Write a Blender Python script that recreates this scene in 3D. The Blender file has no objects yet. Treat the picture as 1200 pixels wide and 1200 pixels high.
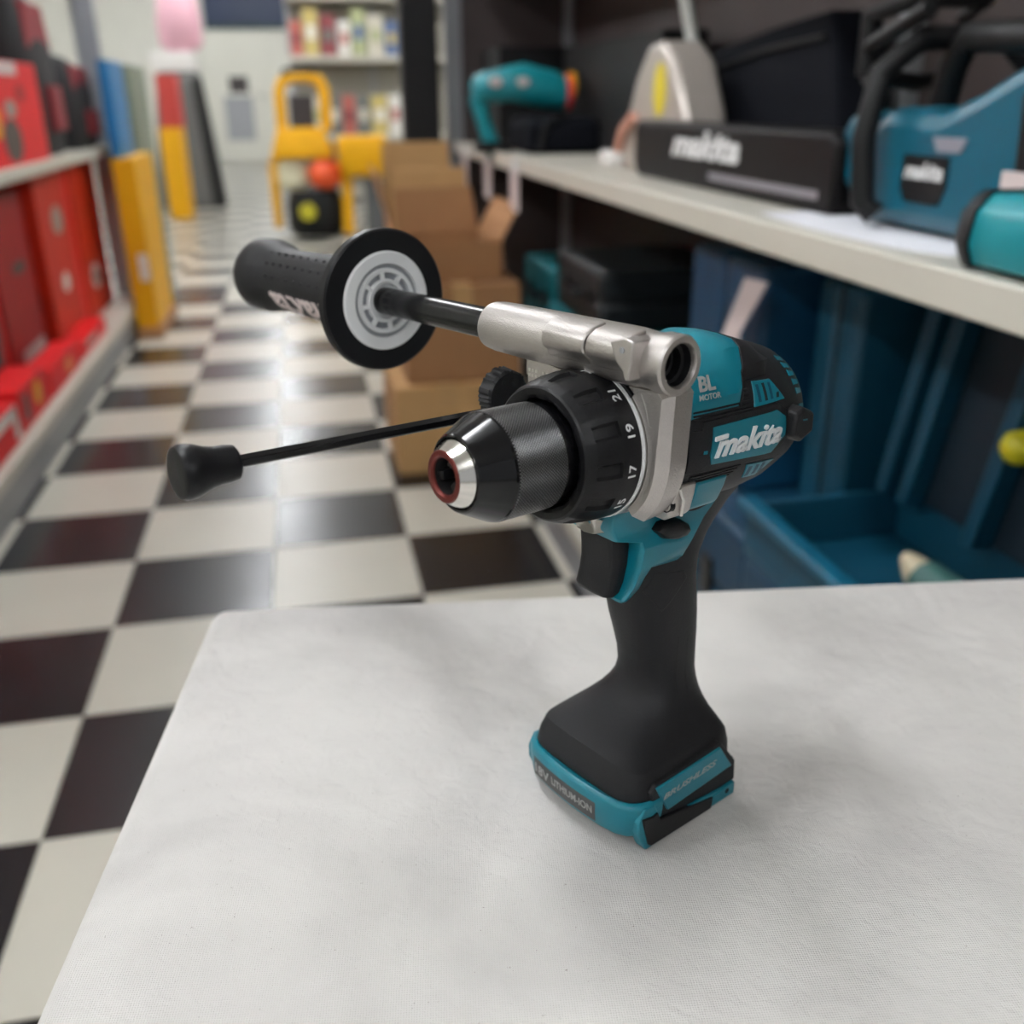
import bpy, bmesh, math, random
from mathutils import Vector, Matrix
random.seed(7)
C = bpy.context.scene.collection
S = bpy.context.scene
# ------------------------------------------------------------------ camera
CAM_F = 1141.3
cd = bpy.data.cameras.new('camera'); cam = bpy.data.objects.new('camera', cd); C.objects.link(cam)
cd.sensor_width = 36; cd.lens = CAM_F / 1200 * 36; cd.clip_start = 0.02; cd.clip_end = 100
R_ = Vector((0.97907, -0.20332, -0.00929)); U_ = Vector((0.08808, 0.38209, 0.91992)); F_ = Vector((0.18349, 0.90148, -0.392))
M = Matrix((R_, U_, -F_)).transposed().to_4x4(); M.translation = (0, 0, .95)
cam.matrix_world = M
cd.dof.use_dof = True; cd.dof.focus_distance = .378; cd.dof.aperture_fstop = 6.6
S.camera = cam
# ------------------------------------------------------------------ world, exposure
w = bpy.data.worlds.new('world'); S.world = w; w.use_nodes = True
bg = w.node_tree.nodes['Background']; bg.inputs[0].default_value = (.95, .97, 1, 1); bg.inputs[1].default_value = .32
S.view_settings.view_transform = 'Standard'; S.view_settings.look = 'None'
S.view_settings.gamma = 1; S.view_settings.use_curve_mapping = False
S.view_settings.exposure = 0.4
LAMP = 54.0

# ------------------------------------------------------------------ materials
def lin(c):
    return tuple(((x/255)/12.92 if x/255 <= .04045 else ((x/255+.055)/1.055)**2.4) for x in c) + (1,)
MATS = {}
def mat(name, rgb, rough=.5, metal=0.0, var=.06, vscale=60, bump=0.0, bscale=900, coat=0.0, spec=.5, emit=0):
    if name in MATS: return MATS[name]
    m = bpy.data.materials.new(name); m.use_nodes = True; MATS[name] = m
    nt = m.node_tree; b = nt.nodes['Principled BSDF']
    b.inputs['Roughness'].default_value = rough; b.inputs['Metallic'].default_value = metal
    b.inputs['Specular IOR Level'].default_value = spec
    b.inputs['Coat Weight'].default_value = coat; b.inputs['Coat Roughness'].default_value = .1
    col = lin(rgb)
    tc = nt.nodes.new('ShaderNodeTexCoord')
    n = nt.nodes.new('ShaderNodeTexNoise'); n.inputs['Scale'].default_value = vscale; n.inputs['Detail'].default_value = 3
    nt.links.new(tc.outputs['Object'], n.inputs['Vector'])
    mx = nt.nodes.new('ShaderNodeMix'); mx.data_type = 'RGBA'
    mx.inputs[6].default_value = tuple(c*(1-var) for c in col[:3]) + (1,)
    mx.inputs[7].default_value = tuple(min(1, c*(1+var)) for c in col[:3]) + (1,)
    nt.links.new(n.outputs['Fac'], mx.inputs[0]); nt.links.new(mx.outputs[2], b.inputs['Base Color'])
    if bump:
        n2 = nt.nodes.new('ShaderNodeTexNoise'); n2.inputs['Scale'].default_value = bscale; n2.inputs['Detail'].default_value = 2
        nt.links.new(tc.outputs['Object'], n2.inputs['Vector'])
        bp = nt.nodes.new('ShaderNodeBump'); bp.inputs['Strength'].default_value = bump; bp.inputs['Distance'].default_value = .0006
        nt.links.new(n2.outputs['Fac'], bp.inputs['Height']); nt.links.new(bp.outputs['Normal'], b.inputs['Normal'])
    if emit:
        b.inputs['Emission Color'].default_value = col; b.inputs['Emission Strength'].default_value = emit
    return m
teal = mat('teal_plastic', (0, 108, 124), .36, var=.05, bump=.08, bscale=1500)
teal_d = mat('teal_case_plastic', (0, 62, 84), .5, var=.1, vscale=15)
rubber = mat('black_rubber', (30, 30, 32), .5, spec=.22, var=.12, bump=.25, bscale=1400)
black = mat('black_plastic', (18, 18, 20), .38, spec=.25, var=.1, bump=.1)
gloss = mat('black_gloss', (8, 8, 10), .12, var=.05, spec=.4)
chrome = mat('bright_steel', (225, 222, 215), .14, 1, var=.03)
alu = mat('cast_aluminium', (190, 185, 181), .34, .9, var=.05, vscale=500, bump=.35, bscale=1600)
alu_s = mat('machined_aluminium', (214, 212, 206), .3, .9, var=.04)
white = mat('white_plastic', (225, 226, 226), .45, var=.03)
red_reflect = mat('red_reflection_metal', (95, 32, 26), .35, .5, var=.15, vscale=300)  # red reflection on the nose ring, put into its base colour
greyprint = mat('grey_print', (150, 148, 146), .5, var=.05)
pink_white = mat('pale_print', (205, 190, 188), .6, var=.04)
led = mat('clear_lens', (176, 172, 164), .12, .35, var=.1, coat=.6)
barsteel = mat('black_oxide_steel', (16, 16, 18), .22, .3, var=.05)
dark = mat('dark_void', (8, 8, 9), .8)

# ------------------------------------------------------------------ mesh helpers
def obj(name, bm, m, parent=None, smooth=True, angle=35, bevel=0, seg=2, loc=None, rotz=None):
    bmesh.ops.remove_doubles(bm, verts=bm.verts, dist=1e-6)
    bmesh.ops.recalc_face_normals(bm, faces=bm.faces)
    me = bpy.data.meshes.new(name); bm.to_mesh(me); bm.free()
    me.materials.append(m)
    if smooth:
        me.shade_smooth(); me.set_sharp_from_angle(angle=math.radians(angle))
    o = bpy.data.objects.new(name, me); C.objects.link(o)
    if parent: o.parent = parent
    if loc is not None: o.location = loc
    if rotz is not None: o.rotation_euler = (0, 0, rotz)
    if bevel:
        b = o.modifiers.new('bevel', 'BEVEL'); b.width = bevel; b.segments = seg; b.limit_method = 'ANGLE'; b.angle_limit = math.radians(30)
        b.harden_normals = False
    return o
def tag(o, label=None, cat=None, group=None, kind=None):
    if label: o['label'] = label
    if cat: o['category'] = cat
    if group: o['group'] = group
    if kind: o['kind'] = kind
    return o
def empty(name, loc, rotz=0):
    o = bpy.data.objects.new(name, None); C.objects.link(o); o.location = loc; o.rotation_euler = (0, 0, rotz); o.empty_display_size = .05
    return o
def bm_box(lo, hi, bm=None):
    bm = bm or bmesh.new()
    v = [bm.verts.new((x, y, z)) for x in (lo[0], hi[0]) for y in (lo[1], hi[1]) for z in (lo[2], hi[2])]
    for f in ((0,1,3,2),(4,6,7,5),(0,4,5,1),(2,3,7,6),(0,2,6,4),(1,5,7,3)): bm.faces.new([v[i] for i in f])
    return bm
def bm_loft(secs, bm=None, cap=True, closed=True):
    bm = bm or bmesh.new()
    rings = [[bm.verts.new(p) for p in s] for s in secs]
    n = len(rings[0])
    for a, b in zip(rings, rings[1:]):
        for i in range(n if closed else n-1):
            j = (i+1) % n
            bm.faces.new((a[i], a[j], b[j], b[i]))
    if cap:
        bm.faces.new(rings[0]); bm.faces.new(rings[-1])
    return bm
def bm_prism(poly, axis, t0, t1, bm=None):
    """polygon in the plane across axis, extruded from t0 to t1"""
    def P(a, b, t): return {'x': (t, a, b), 'y': (a, t, b), 'z': (a, b, t)}[axis]
    return bm_loft([[P(a, b, t0) for a, b in poly], [P(a, b, t1) for a, b in poly]], bm)
def bm_tube(path, r, n=12, bm=None, cap=True):
    secs = []
    path = [Vector(p) for p in path]; ref = None
    for i, p in enumerate(path):
        d = (path[min(i+1, len(path)-1)] - path[max(i-1, 0)]).normalized()
        if ref is None:
            ref = Vector((0, 0, 1)) if abs(d.z) < .9 else Vector((1, 0, 0))
        u = (ref - d*ref.dot(d)).normalized(); v = d.cross(u); ref = u
        rr = r[i] if isinstance(r, (list, tuple)) else r
        secs.append([p + u*rr*math.cos(k*2*math.pi/n) + v*rr*math.sin(k*2*math.pi/n) for k in range(n)])
    return bm_loft(secs, bm, cap)
def interp(x, tab):
    if x <= tab[0][0]: return tab[0][1]
    for (a, b), (c, d) in zip(tab, tab[1:]):
        if x <= c: return b + (d-b)*(x-a)/(c-a)
    return tab[-1][1]
def arc(cx, cy, r, a0, a1, n):
    return [(cx + r*math.cos(math.radians(a0+(a1-a0)*i/n)), cy + r*math.sin(math.radians(a0+(a1-a0)*i/n))) for i in range(n+1)]
def text_mesh(body, width, height=None, extrude=.1, shear=0, bold=0, res=3):
    """verts (gx, gy, gz) scaled so the word is `width` wide, and faces"""
    cu = bpy.data.curves.new('t', 'FONT'); cu.body = body; cu.size = 1; cu.shear = shear; cu.offset = bold; cu.resolution_u = res
    o = bpy.data.objects.new('t', cu); C.objects.link(o)
    dg = bpy.context.evaluated_depsgraph_get(); me = bpy.data.meshes.new_from_object(o.evaluated_get(dg))
    vs = [v.co.copy() for v in me.vertices]; fs = [tuple(p.vertices) for p in me.polygons]
    bpy.data.objects.remove(o); bpy.data.curves.remove(cu); bpy.data.meshes.remove(me)
    x0, x1 = min(v.x for v in vs), max(v.x for v in vs); y0, y1 = min(v.y for v in vs), max(v.y for v in vs)
    sx = width/(x1-x0); sy = height/(y1-y0) if height else sx
    vs = [((v.x-x0)*sx, (v.y-y0)*sy) for v in vs]
    return vs, fs
def bm_text(body, fn, width, height=None, depth=.2, shear=0, bold=0, res=3):
    """fn(gx, gy, gz) -> position"""
    vs, fs = text_mesh(body, width, height, shear=shear, bold=bold, res=res)
    bm = bmesh.new()
    top = [bm.verts.new(fn(x, y, depth)) for x, y in vs]; bot = [bm.verts.new(fn(x, y, 0)) for x, y in vs]
    edges = {}
    for f in fs:
        try: bm.faces.new([top[i] for i in f])
        except ValueError: continue
        for a, b in zip(f, f[1:]+f[:1]):
            edges[(a, b)] = edges.get((a, b), 0)+1
    for (a, b) in edges:
        if (b, a) not in edges:
            try: bm.faces.new((top[b], top[a], bot[a], bot[b]))
            except ValueError: pass
    return bm

# ------------------------------------------------------------------ room shell
def checker_mat():
    m = bpy.data.materials.new('checker_vinyl'); m.use_nodes = True; nt = m.node_tree; b = nt.nodes['Principled BSDF']
    b.inputs['Roughness'].default_value = .28
    g = nt.nodes.new('ShaderNodeNewGeometry'); mp = nt.nodes.new('ShaderNodeMapping')
    mp.inputs['Location'].default_value = (1.4254, -3.889, .5); mp.inputs['Scale'].default_value = (1/.305, 1/.305, .001)
    ck = nt.nodes.new('ShaderNodeTexChecker'); ck.inputs['Scale'].default_value = 1
    ck.inputs['Color1'].default_value = lin((30, 30, 33)); ck.inputs['Color2'].default_value = lin((196, 193, 180))
    nt.links.new(g.outputs['Position'], mp.inputs['Vector']); nt.links.new(mp.outputs[0], ck.inputs['Vector'])
    nt.links.new(ck.outputs['Color'], b.inputs['Base Color'])
    return m
floor = tag(obj('floor', bm_box((-4, -4, -.1), (4, 18.1, -.0025)), checker_mat(), smooth=False), 'black and white checkerboard vinyl tile floor of the aisle', kind='structure')
tile_b = mat('black_vinyl', (27, 27, 30), .24, var=.25, vscale=6, bump=.05, bscale=300)
tile_w = mat('cream_vinyl', (200, 196, 183), .3, var=.06, vscale=5, bump=.05, bscale=300)
tmesh = []
for nm, mm in (('tile', tile_b), ('tile', tile_w)):
    bm = bm_loft([[(x*s, y*s, z) for x, y in ((-1, -1), (1, -1), (1, 1), (-1, 1))] for s, z in ((.1515, -.0025), (.1515, -.0005), (.1508, 0))])
    bmesh.ops.recalc_face_normals(bm, faces=bm.faces)
    me = bpy.data.meshes.new('tile'); bm.to_mesh(me); bm.free(); me.materials.append(mm); tmesh.append(me)
for i in range(-4, 6):
    for j in range(-5, 14):
        x, y = (i+.5-1.4254)*.305, (j+.5+3.889)*.305
        if (x < -.95 or x > .7) and y < 4.7: continue
        o = bpy.data.objects.new('tile', tmesh[(i+j) % 2]); C.objects.link(o); o.parent = floor; o.location = (x, y, 0)
ceil_m = mat('ceiling_white', (214, 214, 214), .8, var=.04, vscale=4)
tag(obj('ceiling', bm_box((-4, -4, 3), (4, 18.1, 3.1)), ceil_m, smooth=False), 'plain off-white shop ceiling above the aisle', kind='structure')
wall_m = mat('painted_wall', (206, 205, 196), .7, var=.05, vscale=3)
tag(obj('wall_far', bm_box((-4, 18, 0), (4, 18.1, 3)), wall_m, smooth=False), 'cream painted far wall of the shop', kind='structure')
tag(obj('wall_left', bm_box((-4.1, -4, 0), (-4, 18, 3)), wall_m, smooth=False), 'cream painted shop wall behind the red cartons', kind='structure')
tag(obj('wall_right', bm_box((4, -4, 0), (4.1, 18, 3)), wall_m, smooth=False), 'cream painted shop wall behind the tool shelf', kind='structure')
glow = mat('tube_glow', (250, 252, 255), .5, emit=LAMP)
lamp_i = 0
lamp_words = ['nearest the storefront', 'second from the storefront', 'third from the storefront', 'fourth from the storefront', 'fifth from the storefront', 'sixth from the storefront', 'nearest the far wall']
for cx, nm in ((-.45, 'over the aisle'), (-2.6, 'behind the red carton shelf'), (2.2, 'behind the tool shelf')):
    for k in range(7):
        y = -2.2 + k*3.0
        r = tag(empty('ceiling_light', (cx, y, 3)), 'white fluorescent ceiling light %s, %s' % (nm, lamp_words[k]), 'light', 'fluorescent ceiling lights')
        obj('housing', bm_prism([(-.17, 0), (-.13, -.06), (.13, -.06), (.17, 0)], 'y', -.62, .62), white, r, smooth=False)
        for s in (-.06, .06):
            obj('tube', bm_tube([(s, -.6, -.085), (s, .6, -.085)], .02, 10), glow, r)
# shop fittings: left gondola
cream = mat('cream_steel', (198, 194, 182), .4, var=.04, vscale=8)
greyst = mat('grey_steel', (150, 152, 156), .4, .2, var=.05, vscale=8)
panelm = mat('dark_back_panel', (66, 56, 55), .6, var=.1, vscale=6)
def gondola(name, label, x0, x1, y0, y1, xb, back_m, shelves, edge):
    """x0 = aisle side of the base, xb = back panel position"""
    r = tag(empty(name, ((x0+x1)/2, (y0+y1)/2, 0)), label, 'shelf')
    ox, oy = (x0+x1)/2, (y0+y1)/2
    s = 1 if x1 > x0 else -1
    def B(nm, lo, hi, m, bev=.003):
        lo2 = (min(lo[0], hi[0])-ox, lo[1]-oy, lo[2]); hi2 = (max(lo[0], hi[0])-ox, hi[1]-oy, hi[2])
        return obj(nm, bm_box(lo2, hi2), m, r, bevel=bev)
    B('kick_plate', (x0+s*.01, y0, 0), (x0+s*.03, y1, .095), greyst)
    B('base_deck', (x0, y0, .095), (xb, y1, .13), cream)
    B('back_panel', (xb, y0, .0), (xb+s*.02, y1, 1.9), back_m)
    for i in range(3):
        y = y0 + (y1-y0)*i/2
        B('upright', (xb-s*.03, y-.02, .13), (xb, y+.02, 1.9), greyst)
    for (xs, z) in shelves:
        sh = B('shelf_board', (xs, y0, z-.028), (xb-s*.03, y1, z), cream)
        o = obj('price_rail', bm_box((min(xs, xs-s*.012)-ox, y0-oy, z-.034), (max(xs, xs-s*.012)-ox, y1-oy, z+.004)), edge, sh, bevel=.003)
    return r
gondola('gondola_shelf', 'long cream steel shelf unit holding red cartons along the aisle', -.75, -1.25, 1.2, 4.78, -1.25, cream, [(-.80, .775)], cream)
gondola('gondola_shelf', 'long steel shelf unit with dark back panel holding teal tools', .49, 1.0, -.6, 3.75, 1.0, panelm, [(.575, .80), (.66, 1.36)], cream)
# ------------------------------------------------------------------ table and cloth
TZ = .651
tr_ = empty('work_table', (.1658, .1096, 0), math.radians(-7.8))   # local x along the far edge, y towards it
tag(tr_, 'small wooden work table hidden beneath the pale canvas cloth', 'table')
woodm = mat('table_wood', (150, 120, 85), .6, var=.15, vscale=12)
W2, D2 = .305, .43
obj('table_top', bm_box((-W2+.004, -D2+.004, TZ-.034), (W2-.004, D2-.004, TZ-.004)), woodm, tr_, bevel=.004)
for sx in (-1, 1):
    for sy in (-1, 1):
        obj('leg', bm_box((sx*(W2-.05)-.022, sy*(D2-.05)-.022, 0), (sx*(W2-.05)+.022, sy*(D2-.05)+.022, TZ-.034)), woodm, tr_, bevel=.003)
def cloth_mat():
    m = bpy.data.materials.new('canvas_cloth'); m.use_nodes = True; nt = m.node_tree; b = nt.nodes['Principled BSDF']
    b.inputs['Roughness'].default_value = .9; b.inputs['Specular IOR Level'].default_value = .2
    b.inputs['Sheen Weight'].default_value = .1
    tc = nt.nodes.new('ShaderNodeTexCoord')
    def noise(scale, det=3, dis=0):
        n = nt.nodes.new('ShaderNodeTexNoise'); n.inputs['Scale'].default_value = scale; n.inputs['Detail'].default_value = det; n.inputs['Distortion'].default_value = dis
        nt.links.new(tc.outputs['Object'], n.inputs['Vector']); return n
    n1 = noise(9, 4, .6)
    cr = nt.nodes.new('ShaderNodeValToRGB'); cr.color_ramp.elements[0].position = .32; cr.color_ramp.elements[1].position = .66
    cr.color_ramp.elements[0].color = lin((192, 189, 186)); cr.color_ramp.elements[1].color = lin((215, 212, 208))
    nt.links.new(n1.outputs['Fac'], cr.inputs[0])
    n4 = noise(700, 1)                                    # specks of raw fibre
    cr2 = nt.nodes.new('ShaderNodeValToRGB'); cr2.color_ramp.elements[0].position = .17; cr2.color_ramp.elements[1].position = .25
    cr2.color_ramp.elements[0].color = lin((150, 138, 130)); cr2.color_ramp.elements[1].color = (1, 1, 1, 1)
    nt.links.new(n4.outputs['Fac'], cr2.inputs[0])
    mx = nt.nodes.new('ShaderNodeMix'); mx.data_type = 'RGBA'; mx.blend_type = 'MULTIPLY'; mx.inputs[0].default_value = .6
    nt.links.new(cr.outputs[0], mx.inputs[6]); nt.links.new(cr2.outputs[0], mx.inputs[7]); nt.links.new(mx.outputs[2], b.inputs['Base Color'])
    wv = []
    for d in ('X', 'Y'):
        q = nt.nodes.new('ShaderNodeTexWave'); q.bands_direction = d; q.inputs['Scale'].default_value = 330; q.inputs['Distortion'].default_value = 2.2; q.inputs['Detail Scale'].default_value = 2
        nt.links.new(tc.outputs['Object'], q.inputs['Vector']); wv.append(q)
    add = nt.nodes.new('ShaderNodeMath'); add.operation = 'ADD'
    nt.links.new(wv[0].outputs['Fac'], add.inputs[0]); nt.links.new(wv[1].outputs['Fac'], add.inputs[1])
    b1 = nt.nodes.new('ShaderNodeBump'); b1.inputs['Strength'].default_value = .35; b1.inputs['Distance'].default_value = .0004
    nt.links.new(add.outputs[0], b1.inputs['Height'])
    n2 = noise(110, 4, .5)
    b2 = nt.nodes.new('ShaderNodeBump'); b2.inputs['Strength'].default_value = .5; b2.inputs['Distance'].default_value = .002
    nt.links.new(n2.outputs['Fac'], b2.inputs['Height']); nt.links.new(b1.outputs['Normal'], b2.inputs['Normal'])
    n3 = noise(14, 2, 1.2)
    b3 = nt.nodes.new('ShaderNodeBump'); b3.inputs['Strength'].default_value = .35; b3.inputs['Distance'].default_value = .01
    nt.links.new(n3.outputs['Fac'], b3.inputs['Height']); nt.links.new(b2.outputs['Normal'], b3.inputs['Normal'])
    nt.links.new(b3.outputs['Normal'], b.inputs['Normal'])
    return m
def cloth():
    bm = bmesh.new()
    rad = .007; drop = .42
    prof = [(k/7*(W2*2-2*rad), 0) for k in range(8)]
    nx, ny = 64, 80
    # (offset outwards from the table edge, height) after leaving the flat top
    fall = [(-rad*(1-math.sin(a)), -rad*(1-math.cos(a))) for a in (0, .4, .8, 1.2, 1.57)] + [(0.0, -rad-.012), (0.001, -.05), (.004, -.12), (.006, -.22), (.008, -.32), (.01, -drop)]
    per = []
    hw, hd = W2, D2
    def edge(n, a, b, nrm): return [((a[0]+(b[0]-a[0])*i/n, a[1]+(b[1]-a[1])*i/n), nrm) for i in range(n)]
    def corner(cx, cy, a0):
        return [((cx, cy), (math.cos(math.radians(a0+90*i/6)), math.sin(math.radians(a0+90*i/6)))) for i in range(6)]
    q = .010
    per += edge(60, (-hw+q, -hd), (hw-q, -hd), (0, -1)); per += corner(hw-q, -hd+q, -90)
    per += edge(80, (hw, -hd+q), (hw, hd-q), (1, 0)); per += corner(hw-q, hd-q, 0)
    per += edge(60, (hw-q, hd), (-hw+q, hd), (0, 1)); per += corner(-hw+q, hd-q, 90)
    per += edge(80, (-hw, hd-q), (-hw, -hd+q), (-1, 0)); per += corner(-hw+q, -hd+q, 180)
    rings = []
    L = len(per)
    for fi, (off, dz) in enumerate(fall):
        ring = []
        for i, (p, nrm) in enumerate(per):
            x, y = p
            ang = i/L*2*math.pi
            corner_p = abs(nrm[0]) > .01 and abs(nrm[1]) > .01 or (x in (hw-q, -hw+q) and y in (hd-q, -hd+q))
            o2 = off + (q if corner_p else 0)
            d = max(0, -dz-rad)
            wob = d*(.05*math.sin(ang*23)+.035*math.sin(ang*41+1.3)) + (.05*d if corner_p else 0)
            o2 += max(-.002, wob + d*.045)
            ring.append(bm.verts.new((x+nrm[0]*o2, y+nrm[1]*o2, TZ+dz)))
        rings.append(ring)
    for a, b in zip(rings, rings[1:]):
        for i in range(L):
            j = (i+1) % L; bm.faces.new((a[i], a[j], b[j], b[i]))
    bm.faces.new(rings[0])
    return bm
bmc = cloth()
tc_ = obj('tablecloth', bmc, cloth_mat(), angle=60, loc=(.1658, .1096, 0), rotz=math.radians(-7.8))
so = tc_.modifiers.new('thick', 'SOLIDIFY'); so.thickness = .0012; so.offset = -1
tag(tc_, 'off-white canvas cloth draped smoothly over the work table', 'tablecloth')

# ------------------------------------------------------------------ the hammer drill
# traced in millimetres: X from the chuck nose backwards along the spindle, Y to the drill's left, Z up from the spindle
X0, Z0 = 110.0, -175.23
def D(X, Y, Z): return Vector((-(X-X0)/1000, Y/1000, (Z-Z0)/1000))
drill = bpy.data.objects.new('hammer_drill', None); C.objects.link(drill); drill.empty_display_size = .05
fx, fy, fz = Vector((-0.88621, -0.46123, 0.04362)), Vector((0.46167, -0.88705, 0)), Vector((0.03869, 0.02014, 0.99905))
DM = Matrix((fx, fy, fz)).transposed().to_4x4(); DM.translation = (.12966, .35617, .65104)
drill.matrix_world = DM
tag(drill, 'teal and black cordless hammer drill with side handle standing on the pale cloth', 'drill')
def conv(bm):
    for v in bm.verts: v.co = D(*v.co)
    return bm
def part(name, bm, m, parent=drill, **k): return obj(name, conv(bm), m, parent, **k)
def rev(profile, n=64, axis='x', c=(0, 0), rfn=None):
    """revolve (t, r) about an axis parallel to X (centre c=(Y,Z)) or to Y (centre c=(X,Z)); r 0 closes"""
    bm = bmesh.new(); rings = []
    for t, r in profile:
        ring = []
        if r <= 1e-6:
            p = (t, c[0], c[1]) if axis == 'x' else (c[0], t, c[1]); ring = [bm.verts.new(p)]
        else:
            for k in range(n):
                u = 2*math.pi*k/n; rr = r if rfn is None else rfn(t, r, u)
                ring.append(bm.verts.new((t, c[0]+rr*math.cos(u), c[1]+rr*math.sin(u)) if axis == 'x' else (c[0]-rr*math.cos(u), t, c[1]+rr*math.sin(u))))
        rings.append(ring)
    for a, b in zip(rings, rings[1:]):
        for k in range(n):
            j = (k+1) % n
            if len(a) == 1 and len(b) == 1: continue
            if len(a) == 1: bm.faces.new((a[0], b[k], b[j]))
            elif len(b) == 1: bm.faces.new((a[k], a[j], b[0]))
            else: bm.faces.new((a[k], a[j], b[j], b[k]))
    return bm
def knurl_mat():
    m = bpy.data.materials.new('knurled_black_steel'); m.use_nodes = True; nt = m.node_tree; b = nt.nodes['Principled BSDF']
    b.inputs['Base Color'].default_value = lin((52, 52, 54)); b.inputs['Roughness'].default_value = .3; b.inputs['Metallic'].default_value = .75
    uv = nt.nodes.new('ShaderNodeUVMap'); uv.uv_map = 'UVMap'
    sp = nt.nodes.new('ShaderNodeSeparateXYZ'); nt.links.new(uv.outputs[0], sp.inputs[0])
    outs = []
    for s in (1, -1):
        a = nt.nodes.new('ShaderNodeMath'); a.operation = 'MULTIPLY_ADD'; a.inputs[1].default_value = s
        nt.links.new(sp.outputs[1], a.inputs[0]); nt.links.new(sp.outputs[0], a.inputs[2])
        f = nt.nodes.new('ShaderNodeMath'); f.operation = 'PINGPONG'; f.inputs[1].default_value = .5
        nt.links.new(a.outputs[0], f.inputs[0]); outs.append(f)
    mn = nt.nodes.new('ShaderNodeMath'); mn.operation = 'MINIMUM'
    nt.links.new(outs[0].outputs[0], mn.inputs[0]); nt.links.new(outs[1].outputs[0], mn.inputs[1])
    bp = nt.nodes.new('ShaderNodeBump'); bp.inputs['Strength'].default_value = 1; bp.inputs['Distance'].default_value = .0009
    nt.links.new(mn.outputs[0], bp.inputs['Height']); nt.links.new(bp.outputs['Normal'], b.inputs['Normal'])
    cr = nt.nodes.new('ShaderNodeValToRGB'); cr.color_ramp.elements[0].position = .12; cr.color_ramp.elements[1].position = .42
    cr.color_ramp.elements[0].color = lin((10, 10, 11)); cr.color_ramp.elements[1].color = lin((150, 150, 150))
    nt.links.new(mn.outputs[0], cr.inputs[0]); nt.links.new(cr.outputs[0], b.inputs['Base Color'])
    return m
# chuck
kn = part('chuck_sleeve', rev([(17.5, 19.4), (18.2, 20.0), (26, 20.05), (34, 20.05), (39.5, 20.0), (40.2, 19.3)], 96), knurl_mat(), angle=14)
uvl = kn.data.uv_layers.new(name='UVMap')
for poly in kn.data.polygons:
    us = []
    for li in poly.loop_indices:
        co = kn.data.vertices[kn.data.loops[li].vertex_index].co
        us.append([math.atan2(co.z*1000+Z0, co.y*1000)/(2*math.pi), -(co.x*1000)+X0])
    if max(u[0] for u in us)-min(u[0] for u in us) > .5:
        for u in us:
            if u[0] < 0: u[0] += 1
    for li, u in zip(poly.loop_indices, us): uvl.data[li].uv = (u[0]*104, u[1]*.83)
kn['label'] = 'knurled black steel sleeve'
part('chuck_cone', rev([(7.5, 12.2), (5.2, 12.9), (5.0, 13.6), (5.6, 14.2), (16.6, 19.6), (17.5, 19.75), (18, 18)], 96), gloss, angle=14)
nose = part('chuck_nose', rev([(8, 12.0), (5.6, 12.3), (5.0, 12.2), (.7, 9.6), (.3, 9.4)], 96), chrome, angle=14)
nose['label'] = 'polished steel nose of the chuck'
part('nose_ring', rev([(.35, 9.45), (0, 9.0), (0, 7.4), (.5, 6.7), (1.2, 6.5)], 64), red_reflect, nose)
part('chuck_bore', rev([(.9, 6.6), (24, 6.4), (24, 0)], 40), dark, nose)
for k in range(3):
    a = math.radians(90+k*120+15)
    bm = bm_box((2.2, -1.7, 3.2), (22, 1.7, 6.6))
    bmesh.ops.rotate(bm, verts=bm.verts, cent=(0, 0, 0), matrix=Matrix.Rotation(a, 3, 'X'))
    part('chuck_jaw', bm, black, nose, bevel=.0004)
part('chuck_collar', rev([(39.8, 19.2), (41, 19.5), (46, 19.6), (48, 19.0)], 64), gloss)
# torque ring
def ring_r(t, r, u):
    d = (math.degrees(u)+11) % 30
    if 47.5 < t < 58.3 and 3 < d < 14: return r-1.25
    if 44 < t < 48 : return r-.35*(math.cos(u*12) > 0)
    return r
prof = [(50, 20.6), (44.2, 20.9), (43.4, 22.2), (43.3, 24.6), (43.9, 25.4), (47.4, 27.0), (47.6, 27.05), (52, 28.1), (58.2, 28.75), (58.4, 28.8), (62, 29), (67.4, 29), (67.4, 28)]
tq = part('torque_ring', rev(prof, 180, rfn=ring_r), black, angle=28)
part('index_ring', rev([(67.3, 27), (67.3, 29.35), (68.7, 29.5), (68.7, 27)], 96), white)
part('ring_seat', rev([(68.7, 26), (68.7, 29.3), (70.0, 29.6), (70, 28.2), (72.5, 28.2)], 96), alu_s)
def on_ring(u0, Xc, r=29.0, w=0, h=0):
    def fn(gx, gy, gz):
        u = math.radians(u0)+(gx-w/2)/r
        return (Xc-(gy-h/2), (r+gz-.05)*math.cos(u), (r+gz-.05)*math.sin(u))
    return fn
for k, num in enumerate((21, 19, 17, 15, 13, 11, 9, 7, 5, 3, 1)):
    t = str(num); wd = 2.55*len(t)+.3*(len(t)-1)-(1.2 if num == 1 else .3*t.count('1'))
    part('numeral', bm_text(t, on_ring((53, 25, -4.5, -34, -64)[k] if k < 5 else 56-30*k, 63.0, w=wd, h=3.7), wd, 3.7, .12, bold=.012), white, tq, smooth=False)
def icon(poly):
    bm = bmesh.new()
    fn = on_ring(85.5, 63, w=5, h=4)
    bm.faces.new([bm.verts.new(fn(x, y, .12)) for x, y in poly]); return bm
part('drill_mark', icon([(0, 1.6), (0, 2.4), (3.2, 2.4), (3.2, 4), (4, 4), (4, 0), (3.2, 0), (3.2, 1.6)]), white, tq, smooth=False)
# gear case
part('gear_case', rev([(70, 27), (71, 29.5), (92, 30.8), (92, 0)], 64), greyst)
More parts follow.
